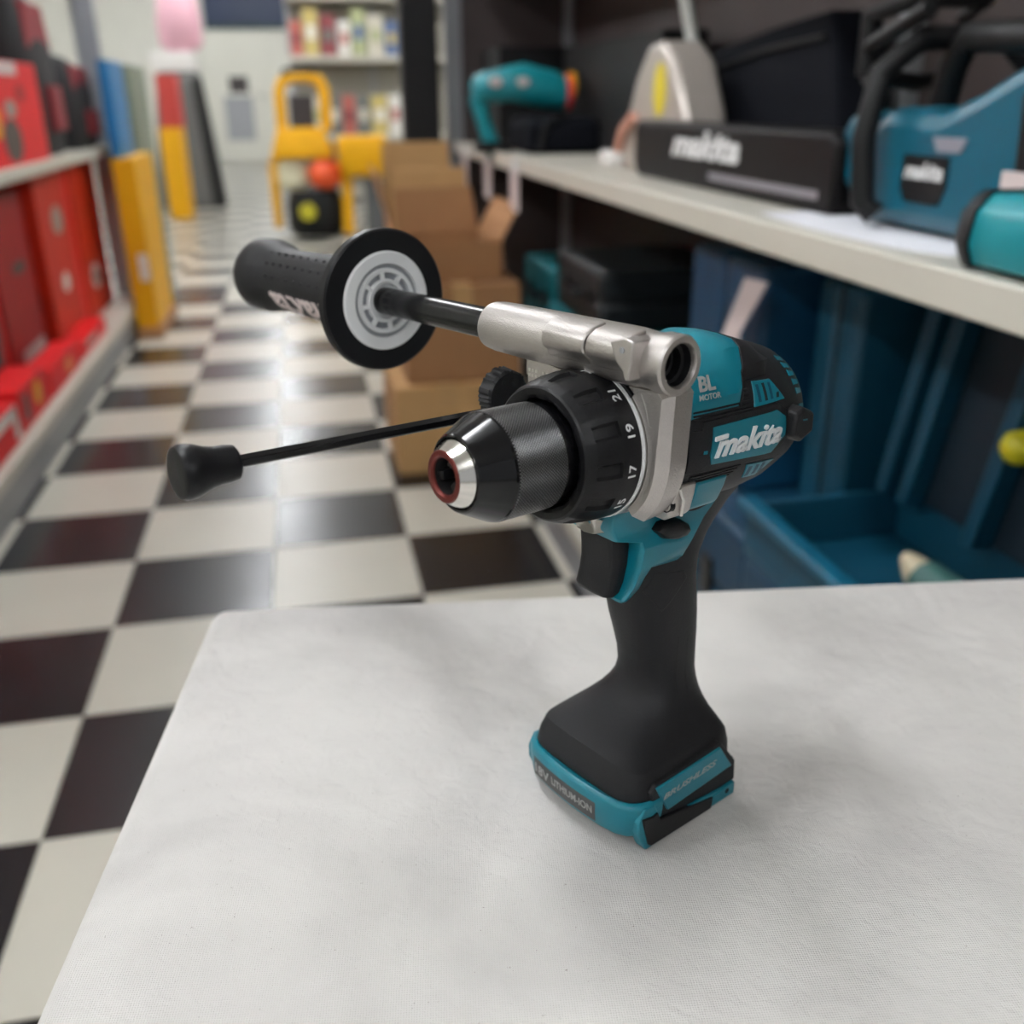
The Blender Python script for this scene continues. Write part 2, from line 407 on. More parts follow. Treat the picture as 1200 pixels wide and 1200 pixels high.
# side handle clamp
BX = 71.0
def barz(Y): return 37.2+.0235*(Y-40)
def bar_rev(profile, n=48, rfn=None):
    bm = rev(profile, n, 'y', (BX, 0), rfn)
    for v in bm.verts: v.co.z += barz(v.co.y)
    return bm
def clamp_outline():
    """outer and inner loops in (Y, Z), same count"""
    out = []; inn = []
    N = 60
    for i in range(N+1):
        a = -43 + (223+24)*i/N                      # degrees: left leg end, over the top, right leg end
        ar = math.radians(a)
        c, s = math.cos(ar), math.sin(ar)
        ro = 37.0
        if a < 90:
            ro = min(37.2/max(c, .05) if a > 0 else 37.2, max(31.2, 28.5/max(s, .05)) if a > 0 else 99)
            if a <= 0: ro = 37.2 - .5*max(0, (-a-25))/18
        elif a < 180:
            ro = min(41.0/max(-c, .05), max(31.2, 27.5/max(s, .05)))
        else:
            ro = min(41.0/max(-c, .05), 39.5)
        out.append((ro*c, ro*s)); inn.append((30.0*c, 30.0*s))
    return out, inn
def clamp():
    out, inn = clamp_outline()
    def inset(pts, d):
        r = []
        for y, z in pts:
            L = math.hypot(y, z); r.append((y*(L-d)/L, z*(L-d)/L))
        return r
    bm = bmesh.new()
    layers = [(69.2, inset(out, 3.4), inn), (73.2, out, inn), (83.5, inset(out, 1.0), inn)]
    rings = []
    for X, o, i in layers:
        rings.append([bm.verts.new((X, y, z)) for y, z in o] + [bm.verts.new((X, y, z)) for y, z in reversed(i)])
    n = len(rings[0])
    for a, b in zip(rings, rings[1:]):
        for k in range(n):
            j = (k+1) % n; bm.faces.new((a[k], a[j], b[j], b[k]))
    h = n//2
    for r in (rings[0], rings[-1]):
        for k in range(h-1): bm.faces.new((r[k], r[k+1], r[n-2-k], r[n-1-k]))
    return bm
cl = part('handle_clamp', clamp(), alu, angle=25, bevel=.0006)
cl['label'] = 'cast aluminium clamp around the gear case'
part('clamp_barrel', bar_rev([(-50, 0), (-59, 6), (-62.2, 6.6), (-62.8, 8.4), (-61.6, 9.7), (-57, 10.2), (-40, 10.5), (20, 10.6), (27, 10.0), (30, 10.1), (33, 10.8), (39.2, 10.8), (40.2, 10.1), (40.2, 8.1), (39, 7.6), (21, 7.4), (21, 0)], 56), alu, cl, angle=30)
part('barrel_socket', bar_rev([(38.5, 7.65), (35, 7.3), (34.6, 6.2), (31, 6.2), (30.6, 5.2), (27, 5.0), (27, 0)], 40), black, cl)
part('web_fillet', bm_loft([[(X, y, z) for y, z in ((-40, 18), (-40.2, barz(-40)-5), (14, barz(14)-5), (20, 27), (0, 31), (-20, 27))] for X in (69.4, 77)]), alu, cl, bevel=.001)
# hinge ridge on the front of the barrel
def ridge(Y0, Y1):
    sec = [(57.2, .2), (56.4, 2.6), (56.8, 5.6), (58.4, 7.6), (61.5, 9.4), (68, 10.9), (68, 0), (63, -3.6), (61, -4.2), (59.6, -1.6)]
    return bm_loft([[(x, Y, barz(Y)+z) for x, z in sec] for Y in (Y0, Y1)])
part('hinge_ridge', ridge(-16.5, 6.2), alu, cl, bevel=.0007)
part('hinge_ridge', ridge(7.3, 26), alu, cl, bevel=.0007)
lug = part('hinge_lug', bm_loft([[(x, y, barz(y)+z) for y, z in ((20, 7.0), (27, 9.4), (31, 8.4), (30.6, 1), (29.6, -5.2), (28.2, -5.6), (26.8, -2.2), (23.5, .2))] for x in (56.2, 68)]), alu, cl, bevel=.0006)
part('hinge_pin', rev([(55.9, 0), (55.9, 1.1), (58, 1.2)], 16, c=(26.2, barz(25)+5.0)), greyst, cl)
part('clamp_seam', bm_tube([(68.95, 6.9, barz(7)-7), (69.0, 8.2, barz(8)-3), (69.0, 8.4, 30.6)], .35, 6), dark, cl)
part('emboss_line', bm_tube([(69.25, 24.5, 24.5), (69.25, 27.3, 19), (69.25, 29.4, 13.5), (69.25, 30.6, 13.2)], .22, 6), alu_s, cl)
for r_ in range(2):
    for k in range(7):
        if (k*3+r_*2) % 5 == 4: continue
        y = -37.5+k*2.1; z = 20.6-r_*2.1
        part('embossed_mark', bm_box((68.9, y, z), (69.5, y+1.3, z+1.2)), alu_s, cl, smooth=False)
# black shield above the torque ring
part('ring_shield', bm_loft([[(X, r*math.cos(math.radians(a)), r*math.sin(math.radians(a))) for a in range(48, 101, 4) for r in (28.0,)] + [(X, 31.6*math.cos(math.radians(a)), 31.6*math.sin(math.radians(a))) for a in range(100, 47, -4)] for X in (68.9, 71.5)]), gloss)
# side grip
GRIPP = [(-152, 0), (-152, 15.5), (-154, 16.2), (-163, 16.9), (-200, 17.4), (-226, 16.9), (-240, 16.6), (-249, 17.6), (-256, 19.2), (-264, 20.3), (-274, 20), (-281, 17), (-286, 11), (-288, 0)]
sg = part('side_grip', bar_rev(GRIPP, 56), rubber)
sg['label'] = 'black rubber side grip with pale lettering'
part('grip_bar', bar_rev([(-149, 0), (-149, 6.4), (-58, 6.5), (-58, 0)], 32), barsteel)
part('grip_flange', bar_rev([(-146.8, 22), (-146.4, 32.6), (-147.2, 33.6), (-151, 33.8), (-152.2, 33), (-154.5, 20), (-154.5, 0)], 72), black, sg)
hub = part('flange_hub', bar_rev([(-148, 0), (-147.4, 8), (-145.6, 8.4), (-145.2, 9.8), (-145.6, 10.2), (-148, 10.4), (-148, 13.2), (-145.6, 13.4), (-145.3, 15.2), (-147.0, 15.5), (-147.0, 17.4), (-145.3, 17.7), (-145.3, 22.6), (-146, 23.4), (-147.2, 23.4)], 72), white, sg, angle=30)
part('hub_groove', bar_rev([(-147.6, 10.3), (-147.6, 13.3)], 48), greyst, sg)
part('hub_groove', bar_rev([(-146.85, 15.5), (-146.85, 17.5)], 48), mat('groove_shade_grey', (150, 152, 154), .6), sg)  # grey ring paints the shade inside the outer groove
for k in range(8):
    a = math.radians(k*45+10)
    bm = bm_box((-.9, -147.9, 9.5), (.9, -145.4, 14))
    for v in bm.verts:
        x, z = v.co.x, v.co.z
        v.co.x = BX + x*math.cos(a) - z*math.sin(a); v.co.z = x*math.sin(a) + z*math.cos(a) + barz(v.co.y)
    part('hub_spoke', bm, white, sg, smooth=False)
def on_grip(gx, gy, gz):
    Y = -171-gx; a = math.radians(14)+gy/16.9            # a: from the -X side downwards
    r = interp(-Y, [(-t, q) for t, q in GRIPP[1:]]) + .22 + gz
    return (BX-r*math.cos(a), Y, barz(Y)-r*math.sin(a))
part('grip_lettering', bm_text('makita', on_grip, 68, 15, .25, shear=-.12, bold=.03), pink_white, sg, smooth=False)
for row, a in enumerate((12, 36, 60)):
    for k in range(11):
        Y = -159-k*8.2-row*3; aa = math.radians(a)
        c = (BX-17.2*math.cos(aa), Y, barz(Y)+17.2*math.sin(aa))
        bm = bmesh.new(); bmesh.ops.create_icosphere(bm, subdivisions=1, radius=.9)
        for v in bm.verts: v.co += Vector(c)
        part('grip_stud', bm, rubber, sg)
# depth gauge
rod = part('depth_rod', bm_tube([(84, -52, .9), (-62, -52, .9)], 2.5, 6), barsteel, smooth=False, bevel=.0004)
rod['label'] = 'black steel depth rod with rubber tip'
part('rubber_tip', rev([(-51, 0), (-51, 5.4), (-51.7, 6.3), (-55, 6.8), (-58.5, 6.9), (-62, 7.6), (-65, 8.8), (-67.2, 9.5), (-70.4, 9.7), (-72, 9.0), (-72.6, 7.6), (-72.2, 0)], 48, c=(-52, .9)), black, rod)
kb = part('depth_knob', rev([(-51, 0), (-51, 9.6), (-52, 10.8), (-58, 11.3), (-59, 10), (-59, 0)], 72, 'y', (70.5, 7.0), rfn=lambda t, r, u: r-(.7 if (r > 10.7 and int(math.degrees(u)/5) % 2) else 0)), rubber, rod)
for k in range(8):
    a = math.radians(k*45+20)
    part('knob_hole', rev([(-50.9, 0), (-50.9, 1.7), (-51.6, 1.7)], 14, 'y', (70.5+6.8*math.cos(a), 7+6.8*math.sin(a))), dark, kb)
# motor housing
RB = [(84, 31.2), (92, 32.4), (100, 33), (135, 33), (150, 31.6), (160, 29), (166, 27.2), (170, 25.2), (174, 22), (177, 16), (178.3, 8)]
def rb(X): return interp(X, RB)
def side(X, Z): return math.sqrt(max(4.0, rb(X)**2-Z*Z))
part('motor_housing', rev([(84, 0)]+[(X, rb(X)) for X in (84, 88, 92, 96, 100, 110, 120, 128, 135, 143, 150, 155, 160, 166, 170, 172, 174, 176, 177, 178.3)]+[(178.6, 0)], 72), rubber)
def patch(poly, yfn, off, depth, dx=4, dz=3, mirror=False):
    bm = bmesh.new()
    bm.faces.new([bm.verts.new((x, 0, z)) for x, z in poly])
    xs = [p[0] for p in poly]; zs = [p[1] for p in poly]
    t = min(xs)+dx
    while t < max(xs):
        bmesh.ops.bisect_plane(bm, geom=bm.verts[:]+bm.edges[:]+bm.faces[:], plane_co=(t, 0, 0), plane_no=(1, 0, 0)); t += dx
    t = min(zs)+dz
    while t < max(zs):
        bmesh.ops.bisect_plane(bm, geom=bm.verts[:]+bm.edges[:]+bm.faces[:], plane_co=(0, 0, t), plane_no=(0, 0, 1)); t += dz
    for v in bm.verts: v.co.y = yfn(v.co.x, v.co.z)+off-depth
    r = bmesh.ops.extrude_face_region(bm, geom=bm.faces[:], use_keep_orig=True)
    for g in r['geom']:
        if isinstance(g, bmesh.types.BMVert): g.co.y += depth
    if mirror:
        for v in bm.verts: v.co.y = -v.co.y
    return bm
LOGO = [(101.6, 8.4), (141.6, 8.8), (147.4, 5.4), (148.2, -2.3), (140.6, -8.8), (101.8, -6.2), (100.0, -1.9)]
for mr in (False, True):
    lp = part('logo_panel', patch(LOGO, side, .9, 2, mirror=mr), teal, bevel=.0005)
    sg_ = -1 if mr else 1
    def on_logo(gx, gy, gz):
        X = (102.2+gx) if not mr else (146-gx)
        Z = -3.7+gy-gx*.018
        return (X, sg_*(side(X, Z)+.85+gz), Z)
    part('lettering', bm_text('makita', on_logo, 42, 9.4, .8, shear=.32, bold=.022), white, lp, angle=50)
    bmf = bmesh.new()
    part('letter_flag', bm_loft([[on_logo(x, y, g) for x, y in ((-.6, 6.9), (-.3, 8.5), (7, 8.9), (6.6, 7.3), (2.6, 7.0))] for g in (0, .8)]), white, lp, smooth=False)
    frame = [(97, 11), (143, 11.4), (150.5, 7.4), (151.6, -4.0), (142.6, -11.4), (97, -9.0), (93, -2)]
    part('logo_surround', patch(frame, side, .45, 1.6, mirror=mr), rubber, bevel=.0004)
    UV = [(130.5, 20.8), (142.6, 20.2), (149, 12.0), (127.4, 11.9)]
    vp = part('air_vent', patch(UV, side, .5, 1.5, mirror=mr), teal, bevel=.0003)
    for k in range(4):
        x = 130.5+k*4.1; zt = min(19.6, 20-(max(0, x+2-140))*1.0)
        part('vent_slot', patch([(x+.9, zt), (x+2.6, zt), (x+1.8, 13.4), (x+.1, 13.4)], side, .62, .5, mirror=mr), dark if k % 2 else teal_d, vp, smooth=False)
    LV = [(126.8, -11.6), (147.0, -13.4), (139, -19.6), (129.5, -18.8)]
    vp = part('air_vent', patch(LV, side, .5, 1.5, mirror=mr), teal, bevel=.0003)
    for k in range(3):
        x = 129+k*4.6
        part('vent_slot', patch([(x, -13.0), (x+2.2, -13.2), (x+3.0, -18.0), (x+.8, -18.0)], side, .62, .5, mirror=mr), teal_d, vp, smooth=False)
    for k in range(6):                                       # grip ribs above and below the logo
        z = 11.6+k*1.35; xe = 126-k*.0; xs_ = 92.5 if k < 3 else 115+k*1.2
        part('rib', patch([(xs_, z), (xe, z+.1), (xe, z+.75), (xs_, z+.65)], side, .75, 1, mirror=mr), rubber, smooth=False)
    for k in range(4):
        z = -10.2-k*1.25
        part('rib', patch([(92.5, z), (122-k*1.5, z-.3), (122-k*1.5, z-.95), (92.5, z-.65)], side, .6, 1, mirror=mr), rubber, smooth=False)
    for k, (a, x) in enumerate(((58, 161), (50, 161.6), (42, 162.2), (34, 163), (26, 163.6), (12, 164.5))):
        bm = bmesh.new(); vs = []
        for du, dxx in ((-2.6, -1.8), (2.6, -1.8), (2.0, 3.6), (-2.0, 3.6)):
            r = rb(x+dxx)+.35; u = math.radians(a+du)
            vs.append(bm.verts.new((x+dxx, sg_*r*math.cos(u), r*math.sin(u))))
        vb = [bm.verts.new((v.co.x, v.co.y*.95, v.co.z*.95)) for v in vs]
        bm.faces.new(vs)
        for i in range(4): bm.faces.new((vs[i], vs[(i+1) % 4], vb[(i+1) % 4], vb[i]))
        part('rear_vent', bm, teal, smooth=False)
    bmp = [(149.5, 6.8), (156, 8.2), (164.5, 5.0), (165.5, -3.6), (155.5, -6.4), (149, -2.8)]
    def fl(x, z): return 36.2-max(0, x-150)*.12
    bm = bm_loft([[(x, sg_*y(x, z), z*(1 if q_ else 1.12)) for x, z in bmp] for q_, y in ((0, lambda x, z: 24), (1, fl))])
    part('rear_bumper', bm, rubber, bevel=.0016, seg=3)
    bm = patch([(155, 3.6), (158.6, 3.2), (158.6, 2.6), (155, 3.0)], fl, .15, .3, mirror=mr); part('bumper_mark', bm, teal, smooth=False)
    mount = [(88, 8.8), (95, 8.0), (98.8, 4), (98.6, -5.6), (94, -8.2), (88, -7.6)]
    mp_ = part('clamp_seat', patch(mount, side, 1.6, 3, mirror=mr), rubber, bevel=.0012)
    part('seat_mark', patch([(95.2, .6), (97.2, .5), (97.2, -.8), (95.2, -.7)], side, 1.75, .4, mirror=mr), teal, mp_, smooth=False)
# crest on top: teal cover in front, black behind
def crest_sec(X):
    zt = interp(X, [(80, 32), (89, 32.6), (105, 33.6), (115, 35), (123, 37.4), (130, 36.9), (138, 34.6), (148, 31.8), (154, 27), (158, 24)])
    lo = interp(X, [(80, 29.2), (100, 30.4), (121, 30.4), (125, 25.6), (140, 24), (150, 20), (158, 15)])
    zl = interp(X, [(80, 12), (121, 13), (125, 21.5), (140, 22), (150, 21), (158, 18)])
    k = interp(X, [(80, 1), (140, .95), (158, .5)])
    zm = max(zl+5, 26)
    h = [(lo, zl), (lo-.9, zl+(zm-zl)*.45), (min(lo-1.5, 25*k), zm), (19*k, zt-3.6), (14*k, zt-1.0), (6*k, zt), (0, zt+.1)]
    return h + [(-y, z) for y, z in reversed(h[:-1])]
def crest(a, b, step=3):
    secs = []; X = a
    while X < b+.01: secs.append([(X, y, z) for y, z in crest_sec(X)]); X += step
    return bm_loft(secs)
SLOPE = Vector((1, 0, -.6)).normalized()                     # the joint leans forward as it goes down
bm = crest(89, 146)
bmesh.ops.bisect_plane(bm, geom=bm.verts[:]+bm.edges[:]+bm.faces[:], plane_co=(119, 0, 15), plane_no=SLOPE, clear_outer=True)
bmesh.ops.holes_fill(bm, edges=[e for e in bm.edges if e.is_boundary])
tcover = part('top_cover', bm, teal, angle=22, bevel=.0008)
bm = crest(92, 158)
for v in bm.verts: v.co.y *= 1.018; v.co.z = v.co.z+.25
bmesh.ops.bisect_plane(bm, geom=bm.verts[:]+bm.edges[:]+bm.faces[:], plane_co=(119.4, 0, 15), plane_no=SLOPE, clear_inner=True)
bmesh.ops.holes_fill(bm, edges=[e for e in bm.edges if e.is_boundary])
part('rear_crest', bm, rubber, angle=22, bevel=.0012)
def crest_side(X, Z):
    s = crest_sec(X)[:7]
    for (y0, z0), (y1, z1) in zip(s, s[1:]):
        if z0 <= Z <= z1: return y0+(y1-y0)*(Z-z0)/(z1-z0)
    return s[0][0]
part('badge_panel', patch([(91, 29), (101, 29.4), (105.5, 27.5), (113, 16.6), (112, 15.4), (91, 15.4)], crest_side, .5, 1.2, dx=2, dz=1.2), teal, tcover, angle=22)
def on_crest(xo, zo):
    def fn(gx, gy, gz):
        X = xo+gx; Z = zo+gy
        return (X, crest_side(X, Z)+.75+gz, Z)
    return fn
part('badge_lettering', bm_text('BL', on_crest(97.0, 21.6), 9.6, 5.0, .12, shear=.3, bold=.03), greyprint, tcover, smooth=False)
part('badge_lettering', bm_text('MOTOR', on_crest(95.4, 18.8), 12.0, 1.9, .12, shear=.3, bold=.02), greyprint, tcover, smooth=False)
part('top_slot', patch([(80, 0), (92, 0), (92, 3), (80, 3)], lambda x, z: 0, 0, .1), dark, tcover) if False else None
bm = bm_loft([[(X, y, 33.8+.06*(X-90)) for y in (4, 14)] + [(X, y, 30+.02*(X-84)) for y in (14, 4)] for X in (96, 108)])
part('cover_slot', bm, dark, tcover, smooth=False)
# grip neck, handle and foot
SEC = [(-14, 92, 152, 24, 2.4), (-24, 92, 158, 20, 2.4), (-30, 92, 155, 17.5, 2.4), (-36, 91, 148.5, 16, 2.5), (-42, 90, 142, 15.6, 2.5), (-48, 89.5, 136.5, 15.6, 2.5), (-56, 89.5, 131, 16, 2.6),
       (-65, 90, 129.5, 17, 2.6), (-75, 91.3, 131.2, 17, 2.6), (-85, 94.4, 132.6, 17, 2.6), (-95, 98, 133.7, 16.5, 2.6), (-105, 101.5, 134.3, 16.2, 2.6), (-113, 103.2, 134.6, 16.4, 2.6),
       (-119, 103, 135.2, 17.6, 2.7), (-124, 100.5, 136, 19.6, 2.9), (-128.5, 96.5, 137, 22, 3.3), (-133, 90.5, 138, 25.4, 4), (-137, 83.5, 139, 28.6, 5.5), (-139.6, 78.6, 139.6, 30.6, 7),
       (-141, 76.6, 140, 31.6, 7.5), (-147, 73.6, 141.2, 33.4, 7), (-153, 71.8, 142.2, 34.4, 6), (-158, 73, 142.4, 33.8, 6)]
def sect(z, f, b, ly, n, N=96):
    xc, lx = (f+b)/2, (b-f)/2; out = []
    for k in range(N):
        u = 2*math.pi*k/N; c, s = math.cos(u), math.sin(u)
        out.append((xc+lx*math.copysign(abs(c)**(2/n), c), ly*math.copysign(abs(s)**(2/n), s), z))
    return out
hd = part('handle', bm_loft([sect(*s) for s in SEC]), rubber, angle=27)
hd['label'] = 'black rubber-covered pistol handle and foot'
def hside(X, Z):
    for a, b in zip(SEC, SEC[1:]):
        if b[0] <= Z <= a[0]:
            t = (a[0]-Z)/(a[0]-b[0]); z, f, bk, ly, n = (a[i]+(b[i]-a[i])*t for i in range(5))
            xc, lx = (f+bk)/2, (bk-f)/2
            return ly*max(.02, 1-min(.999, abs((X-xc)/lx))**n)**(1/n)
    return 16
for mr in (False, True):
    part('handle_panel', patch([(97, -57.5), (112, -59.5), (114, -63), (101, -76), (93, -66)], hside, .35, 1, mirror=mr), rubber, hd, bevel=.0003)
    for x in (113, 119.5):
        part('handle_seam', patch([(x, -91), (x+.5, -91), (x+1.6, -121), (x+1.1, -121)], hside, .12, .4, mirror=mr), black, hd, smooth=False)
part('rear_stripe', bm_loft([[(interp(z, [(-112, 134.3), (-95, 133.6), (-85, 132.5), (-75, 131.1), (-65, 129.5), (-58, 130.3)])+q, y, z) for q, y in ((-2.9, 11.8), (-.3, 7.5), (.7, 0), (-.3, -7.5), (-2.9, -11.8), (-5, 0))] for z in (-60, -65, -70, -75, -80, -85, -90, -95, -100, -108)]), teal, hd)
# teal trigger housing
SH = [(70.6, -24), (126, -24), (128.5, -31), (122, -38), (116, -47), (111.5, -53.2), (108, -54.8), (92.6, -53.8), (90.2, -57.2), (88.4, -62.4), (85, -66.6), (82.5, -68.0), (80.2, -67.6), (79.8, -66.2), (81.2, -64.6), (83.2, -60), (85.4, -52), (85.6, -44), (84.6, -40.8), (73, -38.2), (70.2, -33), (69.6, -28)]
def housing():
    secs = []
    for t in range(9):
        u = -1+t/4; yy = u
        secs.append((u,))
    bm = bmesh.new(); rings = []
    for u, ins in ((-1, .9), (-.97, .4), (-.9, .1), (-.8, 0), (.8, 0), (.9, .1), (.97, .4), (1, .9)):
        cx, cz = 98, -46
        ring = []
        for i, (x, z) in enumerate(SH):
            a, b = Vector(SH[i-1]), Vector(SH[(i+1) % len(SH)])
            d = (b-a).normalized(); nrm = Vector((d.y, -d.x))
            hwid = interp(z, [(-68, 12.5), (-60, 15.0), (-50, 16.6), (-36, 16.8), (-24, 18)])
            if x < 80: hwid -= (80-x)*.32
            ring.append(bm.verts.new((x-nrm.x*ins*-1 if False else x+nrm.x*ins, u*hwid, z+nrm.y*ins)))
        rings.append(ring)
    n = len(SH)
    for a, b in zip(rings, rings[1:]):
        for i in range(n): bm.faces.new((a[i], a[(i+1) % n], b[(i+1) % n], b[i]))
    from mathutils.geometry import tessellate_polygon
    for rg in (rings[0], rings[-1]):
        for tri in tessellate_polygon([[Vector((v.co.x, v.co.z, 0)) for v in rg]]): bm.faces.new([rg[i] for i in tri])
    return bm
part('trigger_housing', housing(), teal, angle=40)
# trigger
TR = [(74.8, -36.5), (74.6, -40), (75.6, -46), (76.0, -52), (75.2, -58), (73.6, -63.2), (74.6, -65.2), (77.5, -66), (81.2, -64.8), (84, -60.4), (86, -52), (86.2, -44), (85.2, -39)]
def trig():
    bm = bmesh.new(); rings = []
    for u, ins in ((-1, 1.8), (-.93, .7), (-.75, 0), (0, -.3), (.75, 0), (.93, .7), (1, 1.8)):
        rings.append([bm.verts.new((x+(80-x)*ins*.12, u*9.4, z+(-51-z)*ins*.04)) for x, z in TR])
    n = len(TR)
    for a, b in zip(rings, rings[1:]):
        for i in range(n): bm.faces.new((a[i], a[(i+1) % n], b[(i+1) % n], b[i]))
    bm.faces.new(rings[0]); bm.faces.new(rings[-1])
    return bm
part('trigger', trig(), rubber, angle=50)
lamp = part('work_light', bm_loft([[(x, y*s, z) for x, y, z in ((70.2+d, -9.6, -29.4), (67.4+d, -7.4, -29.2), (66.4+d, 0, -29.1), (67.4+d, 7.4, -29.2), (70.2+d, 10.4, -29.4), (74, 11.0, -31.0), (72.0+d, 9.0, -35.2), (69.8+d, 5, -36.6), (69.4+d, 0, -37.0), (69.8+d, -5, -36.6), (72.0+d, -8.6, -35.4), (74, -9.6, -31.5))] for s, d in ((1.0, .0), (.88, -.9))]), led, bevel=.0006)
lamp['label'] = 'clear lens of the work light'
SL = [(91, -36.2), (93.4, -33.6), (99, -32.8), (104, -33.8), (110, -37.4), (111.4, -40), (109, -42), (102.4, -42.4), (95, -40.4)]
for s in (1, -1):
    part('direction_switch', bm_loft([[(101+(x-101)*k, s*y, -37.5+(z+37.5)*k) for x, z in SL] for y, k in ((15, 1), (18.5, .97), (20.4, .8), (21, .5))]), black, angle=50)
# lower gear cover: teal block and cast corner with a screw
for s in (1, -1):
    part('lower_cover', bm_loft([[(x, s*y, z) for y, z in ((31.6, -13.4), (30.6, -18), (28.6, -24.6), (26.6, -26.4), (14, -26.4), (14, -12))] for x in (96.6, 113, 115.8)][:2] + [[(115.8, s*y, z) for y, z in ((30.8, -13.6), (29.8, -17.6), (27.6, -22.6), (25.6, -24), (14, -24), (14, -12))]]), teal, bevel=.0009)
    cc = part('cast_corner', bm_loft([[(x, s*y, z) for y, z in ((31.4, -12.4), (31.0, -17), (29.4, -24.8), (27.0, -27.2), (14, -27), (14, -12))] for x in (84, 96.6)]), alu, bevel=.0009)
    part('corner_screw', rev([(84.6, 0), (84.6, 2.2), (83.9, 2.5), (83.9, 3.0), (86, 3.2)], 20, c=(s*27.6, -20.5)), black, cc)
    part('corner_flange', bm_tube([(86.5, s*31.6, -13.2), (89.2, s*31.8, -18.5), (90.4, s*30.2, -25.4)], .7, 8), alu_s, cc)
# foot: teal front band
def band():
    half = [(90, 35.7), (82, 36.2), (77, 35.2), (72.6, 32.0), (69.8, 27), (68.2, 18), (67.4, 8), (67.2, 0)]
    loop = half+[(x, -y) for x, y in reversed(half[:-1])]
    def ring(ins, z, zr): return [(x+ins*(1 if x < 80 else 0), y*(1-ins*.028), z+(zr if x > 80 else 0)) for x, y in loop]
    inner = [(x+5, y*.86, -154) for x, y in loop]; innerb = [(x+5, y*.86, -168) for x, y in loop]
    secs = [inner, ring(1.6, -152.6, 0), ring(.4, -153.6, 0), ring(0, -155.2, 0), ring(.2, -160, 0), ring(1.2, -168, 0), ring(2.2, -170, 0), innerb]
    bm = bmesh.new(); rg = [[bm.verts.new(p) for p in s] for s in secs]; n = len(loop)
    for a, b in zip(rg, rg[1:]+rg[:1]):
        for i in range(n-1): bm.faces.new((a[i], a[i+1], b[i+1], b[i]))
    return bm
bd = part('foot_band', band(), teal, angle=50)
part('foot_core', bm_loft([[(x, y, z) for x, y in ((74, -31), (74, 31), (141, 33), (141, -33))] for z in (-156, -166)]), black, bevel=.001)
for s in (1, -1):
    # the rail plane: bottom edge lies on the cloth
    def zb(x): return -176.4+.0437*(x-81)
    fr = part('rail_edge', bm_loft([[(x, s*y, z) for x, z in ((78, -154), (84, -154), (87, -159.5), (87, -165), (139.6, -167.6), (139.8, zb(139.8)), (80.8, zb(80.8)), (79.4, -174.4), (75.4, -166), (75, -160))] for y in (30.5, 36.2)]), teal, bevel=.0006)
    part('rail', bm_loft([[(x, s*y, z) for x, z in ((76.4, -158.2), (83, -159.4), (86, -158.6), (88, -163.4), (123.5, -168.2), (123.0, zb(123)+.4), (83.2, zb(83)+1.2), (81.4, -173.2))] for y in (30, 37.0)]), black, bevel=.0006)
    rt = part('rail_end', bm_loft([[(x, s*y, z) for x, z in ((123.5, -168.0), (138.6, -166.4), (139.4, -171.8), (136, zb(136)+1), (124, zb(124)+.6))] for y in (30, 36.6)]), teal, bevel=.0006)
    part('rail_hole', rev([(36.75, 0), (36.75, 1.3), (36.2, 1.4)], 14, 'y', (133.5, -169.6)) if s > 0 else rev([(-36.75, 0), (-36.75, 1.3)], 14, 'y', (133.5, -169.6)), dark, rt)
    pl = [(84.6, -146.6), (126, -143.2), (136, -157.0), (93.4, -161.6)]
    def pside(x, z): return 35.4
    bp_ = part('side_badge', bm_loft([[(x, s*y, z) for x, z in pl] for y in (30, 36.0)]), teal, bevel=.0006)
    part('badge_surround', bm_loft([[(x, s*y, z) for x, z in ((82, -149), (85, -145.4), (127.4, -141.8), (139.2, -156), (140.6, -167), (124, -168.6), (90, -164.6), (84, -155))] for y in (28, 35.0)]), rubber, bevel=.0008)
    def on_badge(gx, gy, gz):
        t = gx/40.; X = (89.6+t*37) if s > 0 else (127-t*37)
        Z = (-154.6 if s > 0 else -150.6)+gy+(t if s > 0 else -t)*3.6
        X += gy*(-.35 if s > 0 else .35)*0
        return (X, s*(36.0+gz), Z)
    part('badge_lettering', bm_text('BRUSHLESS', on_badge, 37, 3.0, .1, shear=.25, bold=.02), greyprint, bp_, smooth=False)
# printed label on the front of the band
def lab(gx, gy, gz):
    Y = -25.5+gx; x = interp(abs(Y), [(0, 67.2), (8, 67.4), (18, 68.2), (27, 69.8)]) + .1
    z = -167.4+gy; x += max(0, -160-z)*.13
    return (x-gz-.05, Y, z)
bm = bmesh.new()
cols = [[bm.verts.new(lab(g, h, .15)) for h in (-.4, 4, 9.6)] for g in (0, 5, 10, 15, 20, 25.5, 30, 34, 38, 42)]
for a, b in zip(cols, cols[1:]):
    for i in range(2): bm.faces.new((a[i], b[i], b[i+1], a[i+1]))
part('front_label', bm, mat('label_grey', (62, 60, 60), .5), bd)
def lab2(ox, oy):
    return lambda gx, gy, gz: lab(ox+gx, oy+gy, .42+gz)
part('label_lettering', bm_text('18V', lab2(1.5, 2.0), 11, 5.4, .08, bold=.02), greyprint, bd, smooth=False)
part('label_lettering', bm_text('LITHIUM-ION', lab2(14.5, 3.2), 26, 4.2, .08, bold=.02), greyprint, bd, smooth=False)
